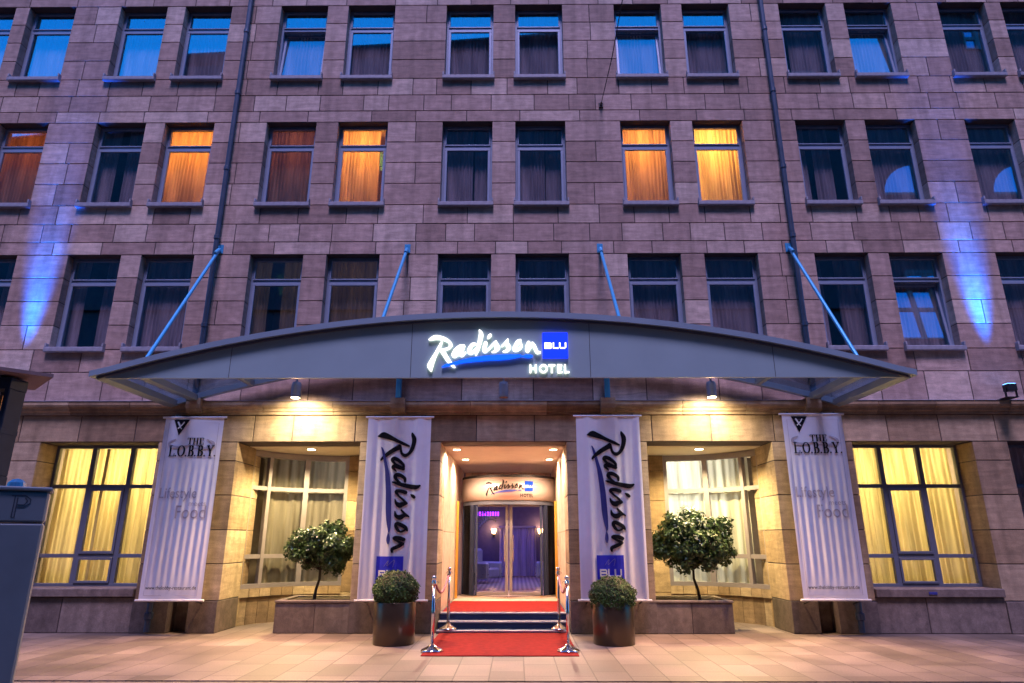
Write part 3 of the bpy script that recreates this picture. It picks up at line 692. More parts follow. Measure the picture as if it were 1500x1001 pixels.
hd.data.polygons.foreach_set('use_smooth', [True]*len(hd.data.polygons))
h = MB(); drum(h, -90, 90, 3.045, 3.10, DR-.10, DR-.005); fixnorm(h.build('header_top', BLACKMETAL, door))
h = MB(); drum(h, -90, 90, 2.40, 2.495, DR-.12, DR-.03); fixnorm(h.build('transom', DARKFRAME, door))
h = MB(); drum(h, -90, 90, .296, .345, DR-.14, DR+.02); fixnorm(h.build('threshold', CHROME, door))
for a0, a1 in ((-86, -80), (-53, -47.5), (47.5, 53), (80, 86)): h = MB(); drum(h, a0, a1, .345, 2.40, DR-.10, DR-.03, 6); fixnorm(h.build('post', DOORDARK, door))
for a0, a1 in ((-80, -53), (53, 80)): h = MB(); drum(h, a0, a1, .345, 2.40, DR-.06, DR-.052, 12); fixnorm(h.build('side_pane', SIDEGLASS, door))
for sx in (-1, 1):
    x0, x1 = sorted((DC[0]+sx*.014, DC[0]+sx*.80)); y = 3.74; f = MB()
    (f.bbox(x0, x0+.07, y, y+.05, .35, 2.42, .004) if sx > 0 else f.bbox(x1-.07, x1, y, y+.05, .35, 2.42, .004))
    f.bbox(x0, x1, y+.001, y+.049, .345, .42, .004); f.bbox(x0, x1, y+.001, y+.049, 2.36, 2.42, .004)
    lf = f.build('door_leaf', DOORSTEEL, door); (MB().bbox(x1-.05, x1, y-.002, y+.052, .35, 2.42, .004) if sx > 0 else MB().bbox(x0, x0+.05, y-.002, y+.052, .35, 2.42, .004)).build('outer_stile', DOORDARK, lf); MB().box(x0+.03, x1-.03, y+.02, y+.026, .41, 2.37).build('pane', CLEAR, lf)
    hx = DC[0]+sx*.10; MB().tube((hx, y-.05, 1.1), (hx, y-.05, 1.7), .012).tube((hx, y-.05, 1.13), (hx, y, 1.13), .008).tube((hx, y-.05, 1.67), (hx, y, 1.67), .008).build('handle', CHROME, lf)
# lettering on the curved header
HS = .00043
def on_header(u, v, d):
    s_ = (u-1440)*HS - .0; a = s_/DR; z = 2.965-(v-60)*HS*1.15; r = DR+.001+d
    return (DC[0]+.02+r*sin(a), DC[1]-r*cos(a), z)
shapes_mesh(RADISSON, on_header, .010, .0003).build('header_lettering', PRINT, door)
shapes_mesh(SWOOSH, on_header, .004).build('header_swoosh', PRINTBLUE, door)
shapes_mesh([gridrect(*SQUARE)], on_header, .008).build('header_square', mat('logo_blue', (.005, .04, .38), .8, 0, .03, 6, 0, .1), door)
shapes_mesh(BLU, on_header, .014, .0002).build('header_square_lettering', PRINTWHITE, door)
shapes_mesh(HOTEL, on_header, .003, .0002).build('header_small_lettering', PRINT, door)
# keypad on the right jamb
MB().bbox(1.165, 1.196, 3.1, 3.2, 1.45, 1.60, .004).build('keypad', CHROME, hotel)

# ---------------------------------------------------------- lobby seen through the doors
lb = MB().add([(-4,6.21,.3),(4,6.21,.3),(4,13.0,.3),(-4,13.0,.3),(-4,6.21,3.4),(4,6.21,3.4),(4,13.0,3.4),(-4,13.0,3.4)], [(7,6,5,4),(1,5,6,2),(2,6,7,3),(3,7,4,0)])
lb.build('lobby_wall', LOBBYWALL, hotel)
def stripes(name, c1, c2):
    m, n, b = nodes(name); tc = n.nodes.new('ShaderNodeTexCoord'); wv = n.nodes.new('ShaderNodeTexWave'); wv.bands_direction = 'X'; wv.inputs['Scale'].default_value = 2.4
    n.links.new(tc.outputs['Object'], wv.inputs[0]); mx = n.nodes.new('ShaderNodeMix'); mx.data_type = 'RGBA'; mx.inputs['A'].default_value = (*c1, 1); mx.inputs['B'].default_value = (*c2, 1)
    n.links.new(wv.outputs['Fac'], mx.inputs[0]); n.links.new(mx.outputs['Result'], b.inputs['Base Color']); b.inputs['Roughness'].default_value = .25; return m
MB().box(-4, 4, 6.02, 13, .25, .296).build('lobby_floor', stripes('deck_boards', (.30, .26, .27), (.62, .55, .50)), hotel)
lamp('lobby_blue_lamp', 'AREA', (0, 9.2, 3.3), 95, (.03, .05, 1.0), hotel, shape='RECTANGLE', size=4, size_y=3.5)
lamp('lobby_warm_lamp', 'AREA', (0.0, 8.0, 3.25), 30, (1, .72, .55), hotel, shape='RECTANGLE', size=1.6, size_y=.8)
for x, lbl in ((-.62, 'left'), (1.12, 'right')):
    s_ = thing('wall_sconce', 'glowing wall sconce on the %s of the lobby back wall seen through the doors' % lbl, 'wall lamp', (x, 12.9, 1.85), 'lobby sconces')
    MB().bbox(x-.05, x+.05, 12.94, 12.995, 1.68, 1.92, .01).build('bracket', CHROME, s_)
    MB().lathe((x, 12.86, 1.8), [(.05, 0), (.08, .05), (.10, .18), (.09, .18)], 16).build('shade', SCONCE, s_)
    lamp('sconce_lamp', 'POINT', (x, 12.7, 2.05), 14, (1, .5, .2), s_, shadow_soft_size=.08)
cu = curtain_mesh(-.4, .95, .32, 2.0, 12.6, .12, .03, 77, 4).build('lobby_curtain', CURT_DARK); tag(cu, 'pale pleated curtain on the back wall of the lobby between two sconces', 'curtain')
s_ = MB().bbox(-.42, .97, 12.5, 12.7, 2.0, 2.08, .01).build('curtain_pelmet', BRUSHED); tag(s_, 'thin metal pelmet above the lobby curtain', 'pelmet')
pl_ = thing('pendant_light', 'purple glowing bar light hanging in the lobby', 'pendant light', (-.72, 9.6, 2.5))
pb = MB()
for k in range(9): pb.tube((-1.05+k*.085, 9.6, 2.34), (-1.05+k*.085, 9.6, 2.47), .022, 8)
pb.build('tube', PURPLE, pl_); MB().bbox(-1.1, -.32, 9.55, 9.65, 2.47, 2.5, .005).build('bar', BLACKMETAL, pl_); MB().tube((-.7, 9.6, 2.5), (-.7, 9.6, 3.39), .01).build('cord', BLACKMETAL, pl_)
def armchair(name_, lbl, x, y, rz):
    t = thing('armchair', lbl, 'armchair', (x, y, .3), 'tufted lobby armchairs', rz)
    def part(mb, n_, m): o = mb.build(n_, m); o.parent = t; return o
    part(MB().bbox(-.36, .36, -.36, .30, .16, .44, .05), 'seat', LEATHER)
    part(MB().bbox(-.40, .40, .28, .44, .16, 1.02, .06), 'backrest', LEATHER)
    for sx in (-1, 1):
        a, b = sorted((sx*.36, sx*.50)); ar = part(MB().bbox(a, b, -.40, .40, .12, .62, .05), 'armrest', LEATHER)
        bt = MB()
        for i in range(3):
            for j in range(2): bt.lathe((sx*.505, -.25+i*.25, .26+j*.2), [(0, -.02), (.02, -.012), (.026, 0), (.02, .012), (0, .02)], 8, False)
        for i in range(2): bt.lathe(((a+b)/2-.03+i*.06, -.402, .26+i*.2), [(0, -.02), (.02, -.012), (.026, 0), (.02, .012), (0, .02)], 8, False)
        o = bt.build('button', CHROME); o.parent = ar
    for sx in (-1, 1):
        for sy in (-1, 1): part(MB().tube((sx*.33, sy*.32, 0), (sx*.33, sy*.32, .16), .02, 8), 'leg', CHROME)
armchair('a', 'silver tufted armchair on the left of the lobby behind the glass door', -.78, 9.2, R(62))
armchair('b', 'silver tufted armchair on the right of the lobby behind the glass door', 1.42, 9.4, R(-60))
pm = thing('palm_plant', 'green palm fronds in the lobby beside the left door leaf', 'plant', (-1.15, 8.2, .3))
pf = MB()
for k in range(11):
    a = 2*pi*k/11+.3; L = .75
    for j in range(14):
        t = j/13; r = L*t; z = 1.75+.55*sin(t*2.0)+.1*sin(k*3); x = -1.15+r*cos(a); y = 8.2+r*sin(a); w_ = .13*sin(pi*min(1, t+.12))
        for sg in (-1, 1): pf.add([(x, y, z), (x-sin(a)*sg*w_+.03*cos(a), y+cos(a)*sg*w_+.03*sin(a), z-.06), (x+.05*cos(a), y+.05*sin(a), z)], [(0, 1, 2)])
pf.build('frond', LEAF2, pm); MB().path([(-1.15, 8.2, .55), (-1.13, 8.2, 1.2), (-1.15, 8.2, 1.85)], [.04, .035, .03]).build('trunk', BARK, pm)
MB().lathe((-1.15, 8.2, .3), [(.14, 0), (.19, .32), (.16, .30)], 20).build('pot', BLACKMETAL, pm)

# ================================================================== CANOPY
can = thing('entrance_canopy', 'wide grey steel and glass canopy with arched front over the hotel entrance', 'canopy', (0, -1.3, 4.06))
W0 = 6.47; YF = -2.5; YR = -.12
def zt(x): return 4.16+.98*(1-(min(abs(x), W0)/W0)**2)
N = 48
fa = MB(); v = []; f = []
for i in range(N+1):
    x = -W0+2*W0*i/N; t_ = max(4.075, zt(x)-.10)
    v += [(x, YF, 4.06), (x, YF, t_), (x, YF+.05, t_), (x, YF+.05, 4.06)]
for i in range(N):
    for k in range(4): f.append((i*4+k, i*4+(k+1) % 4, i*4+4+(k+1) % 4, i*4+4+k))
f += [(0, 1, 2, 3), (N*4+3, N*4+2, N*4+1, N*4)]
fa.add(v, f); fo = fixnorm(fa.build('fascia', FASCIA, can))
jt = MB()
for x in (-4.35, -1.45, 1.42, 4.35): jt = MB(); jt.box(x-.004, x+.004, YF-.0015, YF, 4.065, zt(x)-.11); jt.build('fascia_joint', BLACKMETAL, fo)
def arch(mb, y0, y1, zo0, zo1, x0=-W0, x1=W0, n=48):
    v = []; f = []
    for i in range(n+1):
        x = x0+(x1-x0)*i/n; z = zt(x); v += [(x, y0, z+zo0), (x, y0, z+zo1), (x, y1, z+zo1), (x, y1, z+zo0)]
    for i in range(n):
        for k in range(4): f.append((i*4+k, i*4+(k+1) % 4, i*4+4+(k+1) % 4, i*4+4+k))
    f += [(0, 1, 2, 3), (n*4+3, n*4+2, n*4+1, n*4)]
    mb.add(v, f)
tr = MB(); arch(tr, YF-.10, YF+.08, -.095, .0, -W0-.06, W0+.06); fixnorm(tr.build('front_trim', STEEL, can))
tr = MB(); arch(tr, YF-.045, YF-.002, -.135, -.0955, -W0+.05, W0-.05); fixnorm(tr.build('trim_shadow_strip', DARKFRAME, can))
rb = MB(); arch(rb, YR-.12, YR, -.11, .0); fixnorm(rb.build('rear_beam', STEEL, can))
for x in (-W0+.09, -6.0, -4.9, -3.87, -2.0, 0, 1.95, 3.86, 4.9, 5.95, W0-.09):
    wd = .05 if abs(x) in (3.87, 3.86, 4.9) or x == 0 else .08; z = zt(x)
    MB().bbox(x-wd, x+wd, YF+.055, YR-.125, z-.13, z-.012, .006).build('rib', STEEL, can)
for sx in (-1, 1):
    MB().bbox(sx*W0-.05, sx*W0+.05, YF+.055, YR-.12, 4.055, 4.135, .006).build('end_beam', STEEL, can)
gl = MB(); arch(gl, YF+.09, YR-.0, .002, .014, -W0, W0); fixnorm(gl.build('glass_roof', ROOFGLASS, can))
for x in (-6.0, -2.05, 2.0, 5.95):
    MB().bbox(x-.05, x+.05, YR-.11, YR-.01, 4.216, zt(x)-.112, .008).build('post', BLUESTEEL, can)
    z1 = zt(x)
    r_ = MB().tube((x, -.05, 7.44), (x, YF+.35, z1+.02), .032, 12).build('tie_rod', BLUESTEEL, can)
    e = MB(); e.bbox(x-.06, x+.06, -.02, .0, 7.36, 7.56, .004); e.bbox(x-.012, x+.012, -.10, -.02, 7.38, 7.50, .003)
    e.tube((x, -.05, 7.44), (x, -.22, 7.28), .036, 12); e.build('anchor', BLUESTEEL, r_); MB().bbox(x-.012, x+.012, YF+.26, YF+.44, z1+.001, z1+.09, .003).build('clevis', BLUESTEEL, r_)
# canopy spots
for x, on, lbl in ((-3.87, 1, 'lit cylindrical spotlight under the left half of the canopy'), (0, 0, 'unlit cylindrical spotlight under the middle of the canopy'), (3.86, 1, 'lit cylindrical spotlight under the right half of the canopy')):
    s_ = thing('spotlight', lbl, 'spotlight', (x, -.7, 4.2), 'spotlights hanging under the canopy'); zb = 4.12
    MB().lathe((x, -.7, zb), [(.085, .0), (.09, .02), (.09, .24), (.075, .29), (.03, .30)], 24).build('housing', LAMPBODY, s_, smooth=False)
    MB().tube((x, -.7, zb+.30), (x, -.7, zt(x)-.125), .018).build('stem', LAMPBODY, s_)
    MB().lathe((x, -.7, zb-.004), [(0, 0), (.078, 0), (.078, .003), (0, .003)], 24, False).build('lens', LAMPWARM if on else mat('dead_lens', (.25, .16, .12), .3), s_)
    if on: 
        lamp('canopy_lamp', 'SPOT', (x, -.7, zb-.03), 2300, (1, .54, .28), s_, spot_size=R(128), spot_blend=.7, shadow_soft_size=.07, rot=(R(-40), 0, 0))
        lamp('canopy_wall_wash', 'SPOT', (x, -.66, zb-.03), 330, (1, .80, .48), s_, spot_size=R(150), spot_blend=.9, shadow_soft_size=.05, rot=(R(38), 0, 0))

# illuminated sign on the fascia
sg = thing('hotel_sign', 'illuminated white script sign with blue square on the canopy fascia', 'sign', (-.05, YF, 4.5))
SX, SZ = .000820, .000862
def on_fascia(u, v, d): return (-.045+(u-1440)*SX, YF-.012-d, 4.845-(v-30)*SZ)
shapes_mesh(RADISSON, on_fascia, .03, .0005).build('script_letters', SIGNWHITE, sg)
shapes_mesh(SWOOSH, on_fascia, .035).build('swoosh', SWOOSHBLUE, sg)
shapes_mesh([gridrect(*SQUARE)], on_fascia, .05).build('blue_square', SIGNBLUE, sg)
shapes_mesh(BLU, on_fascia, .056, .0003).build('square_letters', SIGNWHITE, sg)
shapes_mesh(HOTEL, on_fascia, .03, .0003).build('small_letters', SIGNWHITE, sg)

# ================================================================== BANNERS
def banner(label, x0, w_, z0, z1, kind, seed):
    y = -.36; t = thing('banner', label, 'banner', (x0+w_/2, y, z0), 'banners hanging on the piers')
    q = random.Random(seed); ph = [q.uniform(0, 6) for _ in range(6)]
    def cloth(u, vv):           # u across 0..w, vv height above bottom
        H = z1-z0; e = min(1, u/.10, (w_-u)/.10); e = max(0, e)
        if kind == 'lobby':
            top = min(1, max(0, (H-vv-.62)/.6)); bt = min(1, max(0, vv-.10)/.5); lean = .10*(1-vv/H)
            a = .0075*top*bt*e; k = 2*pi/.125
            return y + a*(sin(k*(u+lean*.5)+ph[0]) + .35*sin(k*.53*u+ph[1]+vv*.4)) + .006*sin(u*5+ph[2])
        f_ = .6*(.35+.65*(1-abs(vv/H-.45)))
        return y + f_*(.020*sin(u*13+ph[0]+.25*vv) + .012*sin(u*27+ph[1]-.35*vv) + .006*sin(u*47+ph[2]+.2*vv)) 
    nu, nv = 110, 40; v = []; f = []
    for j in range(nv+1):
        for i in range(nu+1):
            u = w_*i/nu; vv = (z1-z0)*j/nv; v.append((x0+u, cloth(u, vv), z0+vv))
    for j in range(nv):
        for i in range(nu): f.append((j*(nu+1)+i, j*(nu+1)+i+1, (j+1)*(nu+1)+i+1, (j+1)*(nu+1)+i))
    c = MB().add(v, f).build('cloth', BANNER, t, smooth=True)
    def pr(pieces, X, Z, m, name, th=.004):
        fn = lambda a, b, d: (X(a, b), cloth(min(max(X(a, b)-x0, 0), w_), Z(a, b)-z0)-.007-d, Z(a, b))
        shapes_mesh(pieces, fn, th, .0003).build(name, m, c)
    for zz, nm in ((z1+.012, 'top_rail'), (z0-.012, 'bottom_rail')):
        rl = MB().tube((x0-.05, y, zz), (x0+w_+.05, y, zz), .020, 12).build(nm, POLE, t)
    for xx in (x0+.12, x0+w_-.12):
        MB().path([(xx, y, z1+.03), (xx, y+.02, z1+.05), (xx, -.0, z1+.05)], .014, 8).build('bracket', BLACKMETAL, t)
        MB().path([(xx, y, z0-.02), (xx, -.05, z0-.04 if z0 > .6 else .50)], .012, 8).build('bracket', BLACKMETAL, t)
    if kind == 'lobby':
        for a, b, c_, d in ((.0, w_, z1-z0-.05, z1-z0), ): pass
        tri = [([(0, 0), (.30, 0), (.125, -.30)], [(0, 1, 2)], [0, 1, 2], [0]*3)]
        ex = x0+.17; ez = z1-.03
        pr(tri, lambda a, b: ex+a, lambda a, b: ez+b, PRINT, 'emblem')
        mk_ = [ribbon([(.085, -.05, .028), (.115, -.10, .03), (.13, -.135, .018)], 3), ribbon([(.20, -.05, .02), (.165, -.10, .02), (.10, -.165, .022)], 3), ribbon([(.13, -.14, .012), (.165, -.175, .016)], 3)]
        pr(mk_, lambda a, b: ex+a, lambda a, b: ez+b, PRINTWHITE, 'emblem_mark', .009)
        sw_ = [ribbon([(.13, -.40, .012), (.02, -.455, .04), (.05, -.53, .055), (.25, -.545, .035), (.44, -.50, .012)], 6), ribbon([(.50, -.555, .01), (.68, -.57, .035), (.88, -.54, .06), (.90, -.47, .05), (.77, -.40, .010)], 6)]
        pr(sw_, lambda a, b: x0+.13+a*.93, lambda a, b: z1+b, PRINTGREY, 'oval_mark', .003)
        a_, _ = serif_text('THE', 0, 0, .125, .02); pr(a_, lambda a, b: x0+.48+a, lambda a, b: z1-.50+b, PRINT, 'lettering', .007)
        a_, e_ = serif_text('L.O.B.B.Y.', 0, 0, .205, .03); s_ = .90/e_
        pr(a_, lambda a, b: x0+.15+a*s_, lambda a, b: z1-.72+b, PRINT, 'lettering', .007)
        pr([font_piece('Lifestyle', 0, 0, .27)], lambda a, b: x0+.08+a*.80, lambda a, b: z0+1.74+b, PRINTGREY, 'slogan', .002)
        pr([font_piece('meets', 0, 0, .13)], lambda a, b: x0+.66+a, lambda a, b: z0+1.60+b, PRINTGREY, 'slogan', .002)
        pr([font_piece('Food', 0, 0, .33)], lambda a, b: x0+.42+a*.85, lambda a, b: z0+1.38+b, PRINTGREY, 'slogan', .002)
        pr([font_piece('www.thelobby-restaurant.de', 0, 0, .088)], lambda a, b: x0+.10+a*.88, lambda a, b: z0+.17+b, PRINT, 'web_address', .002)
        hm = [stroke([(.085, .07), (.085, z1-z0-.09), (w_-.085, z1-z0-.09), (w_-.085, .07), (.085, .07)], .006)]
        pr(hm, lambda a, b: x0+a, lambda a, b: z0+b, PRINTGREY, 'border_line', .001)
    else:
        bx = x0+.195; zb_ = z1-.275
        X = lambda a, b: bx+(830-b)*.00105; Z = lambda a, b: zb_-(a-60)*.00098
        pr(SWOOSH, X, Z, PRINTBLUE, 'swoosh', .003); pr(RADISSON, X, Z, PRINT, 'script_lettering', .006)
        sx0 = x0+.30; sz0 = z1-2.49
        pr([gridrect(sx0, sx0+.48, sz0-.50, sz0)], lambda a, b: a, lambda a, b: b, mat('banner_blue', (.025, .03, .62), .6) if 'banner_blue' not in MATS else MATS['banner_blue'], 'blue_square', .003)
        pr(BLU, lambda a, b: sx0+.24+(a-D2-1185)*.00090, lambda a, b: sz0-.30-(b-350)*.00112, PRINTWHITE, 'square_lettering', .008)
        ln = [ribbon([(.14, -.17, .006), (.22, -.07, .008), (.20, -.16, .006), (.32, -.06, .008), (.30, -.18, .006)], 5)]
        pr(ln, lambda a, b: sx0+a, lambda a, b: sz0+b, MATS['banner_faint'] if 'banner_faint' in MATS else mat('banner_faint', (.25, .22, .60), .6), 'faint_script', .006)
banner('lilac banner with dark triangle and restaurant name left of the entrance', -6.41, 1.11, .585, 3.80, 'lobby', 3)
banner('white banner with vertical black script lettering on the pier left of the doors', -2.56, 1.19, .585, 3.80, 'script', 5)
banner('white banner with vertical black script lettering on the pier right of the doors', 1.36, 1.19, .59, 3.82, 'script', 8)
banner('lilac banner with dark triangle and restaurant name right of the entrance', 5.24, 1.12, .60, 3.85, 'lobby', 11)

# ================================================================== PLANTERS, TREES, POTS
def planter(lbl, x0, x1):
    t = thing('stone_planter', lbl, 'planter', ((x0+x1)/2, .45, 0), 'low stone planters in front of the bays')
    m = MB(); xm = (x0+x1)/2
    for a, b in ((x0, xm), (xm, x1)): m.bbox(a+.003, b-.003, -.035, .07, .006, .505, .005, rnd.random())
    m.bbox(x0, x0+.09, .075, 1.0, .006, .505, .005, .4); m.bbox(x1-.09, x1, .075, 1.0, .006, .505, .005, .6); m.bbox(x0, x1, 1.005, 1.1, .006, .505, .005, .5)
    m.build('trough', GRANITE, t)
    c = MB(); c.bbox(x0-.012, x1+.012, -.05, .09, .51, .55, .008, .7); c.bbox(x0-.012, x0+.1, .093, 1.0, .51, .55, .008, .7); c.bbox(x1-.1, x1+.012, .093, 1.0, .51, .55, .008, .7); c.bbox(x0-.012, x1+.012, 1.003, 1.11, .51, .55, .008, .7)
    c.build('coping', GRANITE, t)
    MB().box(x0+.05, x1-.05, .05, 1.03, .3, .52).build('soil', SOIL, t)
planter('dark stone planter with a small tree in front of the left bay', -4.10, -2.66)
planter('dark stone planter with a small tree in front of the right bay', 2.62, 4.10)
def leaf_cloud(mb, pts, size, q, elong=1.7, up=.3):
    for (p, nrm) in pts:
        n_ = Vector(nrm)+Vector((q.gauss(0, .55), q.gauss(0, .55), q.gauss(0, .55)+up)); n_.normalize()
        a = n_.orthogonal().normalized(); b = n_.cross(a); th = q.uniform(0, 2*pi); d = a*cos(th)+b*sin(th); e = n_.cross(d); s_ = size*q.uniform(.65, 1.35)
        p = Vector(p)
        mb.add([p-d*s_*elong*.5, p+e*s_*.45-n_*s_*.12, p+d*s_*elong*.5, p-e*s_*.45-n_*s_*.12], [(0, 1, 2), (0, 2, 3)], q.random())
def small_tree(lbl, base, crown, rx, ry, rz, seed, nclump, lean):
    q = random.Random(seed); t = thing('small_tree', lbl, 'tree', base, 'small trees in the stone planters')
    b = Vector(base); c = Vector(crown); fork = Vector((c.x-.02, c.y, c.z-rz*.62))
    tr_ = MB().path([b, b+Vector((lean*.2, 0, (fork.z-b.z)*.35)), b+Vector((lean*.7, 0, (fork.z-b.z)*.7)), fork], [.034, .026, .023, .022], 8)
    cl = []
    for k in range(nclump):
        while True:
            d = Vector((q.uniform(-1, 1), q.uniform(-1, 1), q.uniform(-1, 1)))
            if .25 < d.length < 1: break
        rr = d.length; flat = .92 if d.z < -.2 else 1
        cl.append(Vector((c.x+d.x*rx*.88, c.y+d.y*ry*.88, c.z+d.z*rz*.85*flat + .05)))
    for p in cl[:26]: tr_.path([fork, fork+(p-fork)*.5+Vector((q.gauss(0, .03), q.gauss(0, .03), .03)), p], [.013, .008, .004], 5)
    tr_.build('trunk', BARK, t)
    mb = MB()
    for p in cl:
        cr = q.uniform(.08, .19); ctr = c
        for k in range(int(115*(cr/.14)**2)):
            d = Vector((q.gauss(0, 1), q.gauss(0, 1), q.gauss(0, 1))).normalized()*cr*q.uniform(.55, 1.05); leaf_cloud(mb, [(p+d, (d.normalized()+(p-ctr).normalized()*.6))], .043, q)
    mb.build('crown', LEAF2, t)
small_tree('small round headed tree with slanting trunk in the left planter', (-3.52, .35, .52), (-3.43, .35, 1.38), .72, .50, .54, 21, 80, .10)
small_tree('taller bushy round headed tree in the right planter', (3.62, .35, .52), (3.56, .35, 1.47), .92, .58, .66, 33, 120, -.12)
for x, y, lbl, sd, bz in ((-1.74, -1.20, 'left', 4, .80), (1.80, -1.18, 'right', 9, .71)):
    t = thing('round_planter', 'dark bronze cylindrical planter standing %s of the red carpet' % lbl, 'planter', (x, y, 0), 'bronze planters by the entrance')
    pb = MB().lathe((x, y, 0), [(.325, .0), (.332, .01), (.335, .30), (.335, .625), (.33, .635), (.315, .635), (.312, .58)], 64).build('pot', POT, t, smooth=False)
    for p_ in pb.data.polygons: p_.use_smooth = len(p_.vertices) == 4
    MB().lathe((x, y, .57), [(.0, 0), (.312, 0), (.2, .02), (0, .03)], 24, False).build('soil', SOIL, t)
    b_ = thing('boxwood_ball', 'clipped green boxwood ball in the %s bronze planter' % lbl, 'shrub', (x, y, .6), 'boxwood balls by the entrance')
    q = random.Random(sd); core = MB(); n = 20; prof = [(max(.01, .325*sin(pi*k/n)), -.30*cos(pi*k/n)) for k in range(n+1)]
    core.lathe((x, y, bz), prof, 28, False).build('inner_branches', BARK, b_)
    mb = MB()
    for k in range(9000):
        d = Vector((q.gauss(0, 1), q.gauss(0, 1), q.gauss(0, 1))).normalized()
        if d.z < -.75: continue
        bump = 1+.035*sin(d.x*9+sd)*sin(d.y*8)+.03*sin(d.z*11+d.x*6)+.02*sin(d.x*23+d.z*19)
        rr = q.uniform(.86, 1.03)*bump+ (.04 if q.random() < .05 else 0)
        leaf_cloud(mb, [((x+d.x*.375*rr, y+d.y*.375*rr, bz+d.z*.315*rr), d)], .021, q, 1.5, .1)
    mb.build('foliage', LEAF, b_)

# ================================================================== RED CARPET, STANCHIONS, ROPES
tag(MB().bbox(-1.14, 1.13, -2.38, -.03, .001, .014, .004).build('red_carpet', CARPET), 'red carpet mat laid on the pavement in front of the steps', 'carpet')
def stanchion(lbl, x, y, z):
    t = thing('stanchion', lbl, 'stanchion', (x, y, z), 'chrome rope barrier posts')
    for nm, pr_ in (('base', [(.165, 0), (.17, .012), (.15, .03), (.09, .055), (.045, .085), (.03, .10)]), ('pole', [(.024, .09), (.024, .93)]),
                    ('cap', [(.034, .925), (.036, .94), (.036, .985), (.026, .992), (.026, 1.0), (.034, 1.01), (.037, 1.03), (.028, 1.052), (.004, 1.06)])):
        o = MB().lathe((x, y, z), pr_, 32).build(nm, CHROME, t, smooth=False)
        for p_ in o.data.polygons: p_.use_smooth = len(p_.vertices) == 4
    r_ = MB()
    for a in range(4): r_.path([(x+.036*cos(a*pi/2), y+.036*sin(a*pi/2), z+.975), (x+.06*cos(a*pi/2), y+.06*sin(a*pi/2), z+.965), (x+.058*cos(a*pi/2), y+.058*sin(a*pi/2), z+.94)], .004, 6)
    r_.build('ring', CHROME, t)
stanchion('chrome post on the front left corner of the red carpet', -1.02, -2.02, .015)
stanchion('chrome post on the lowest step at the left', -1.0, .12, .055)
stanchion('chrome post on the front right corner of the red carpet', 1.0, -2.02, .015)
stanchion('chrome post on the lowest step at the right', 1.0, .12, .055)
for x, lbl in ((-1.01, 'left'), (1.0, 'right')):
    t = thing('barrier_rope', 'sagging pink velvet rope between the two chrome posts on the %s' % lbl, 'rope', (x, -.95, .8), 'velvet ropes')
    pts = [(x, -1.95+2.0*k/16, .95-.20*sin(pi*k/16)+.02*k/16) for k in range(17)]
    MB().path(pts, .019, 10).build('cord', ROPE, t, smooth=True)
    for y, z in ((-1.95, .95), (.05, .97)): MB().tube((x, y-.03, z), (x, y+.03, z), .023, 10).build('end_fitting', CHROME, t)

# ================================================================== WALL FLOODLIGHTS, CABLE
for x, lbl in ((-9.68, 'left'), (9.66, 'right')):
    t = thing('floodlight', 'small black floodlight on the cornice casting a blue beam up the %s wall' % lbl, 'floodlight', (x, -.16, 4.3), 'blue floodlights on the cornice')
    MB().bbox(x-.09, x+.09, -.42, -.26, 4.30, 4.44, .012).build('housing', BLACKMETAL, t)
    MB().box(x-.075, x+.075, -.405, -.275, 4.441, 4.446).build('lens', LAMPBLUE, t)
    b_ = MB().box(x-.11, x-.095, -.36, -.32, 4.19, 4.38).box(x+.095, x+.11, -.36, -.32, 4.19, 4.38).box(x-.11, x+.11, -.38, -.0, 4.18, 4.195).build('bracket', BLACKMETAL, t)
    lamp('flood_lamp', 'SPOT', (x, -.34, 4.50), 7000, (.003, .13, 1.0), t, spot_size=R(20), spot_blend=1, shadow_soft_size=.10, rot=(R(180-8), 0, 0))
    lamp('flood_core', 'SPOT', (x, -.34, 4.50), 1700, (.02, .26, 1.0), t, spot_size=R(12), spot_blend=1, shadow_soft_size=.08, rot=(R(180-8), 0, 0))
t = thing('overhead_cable', 'thin dark cable running from a wall anchor up and out over the street', 'cable', (2.16, 0, 10.98))
MB().path([(2.16, -.05, 10.98), (1.95, -6.0, 11.2-.0), (1.2, -22, 13.2), (.9, -27.5, 14.2)] if False else [(2.16, -.06, 10.99), (2.20, -1.5, 11.0), (2.27, -4, 11.5), (2.2, -9, 12.6), (2.0, -22.4, 16)], .009, 6).build('wire', BLACKMETAL, t)
MB().bbox(2.11, 2.21, -.03, 0, 10.92, 11.04, .005).tube((2.16, -.03, 10.98), (2.16, -.12, 11.0), .022).build('anchor', BLACKMETAL, t)

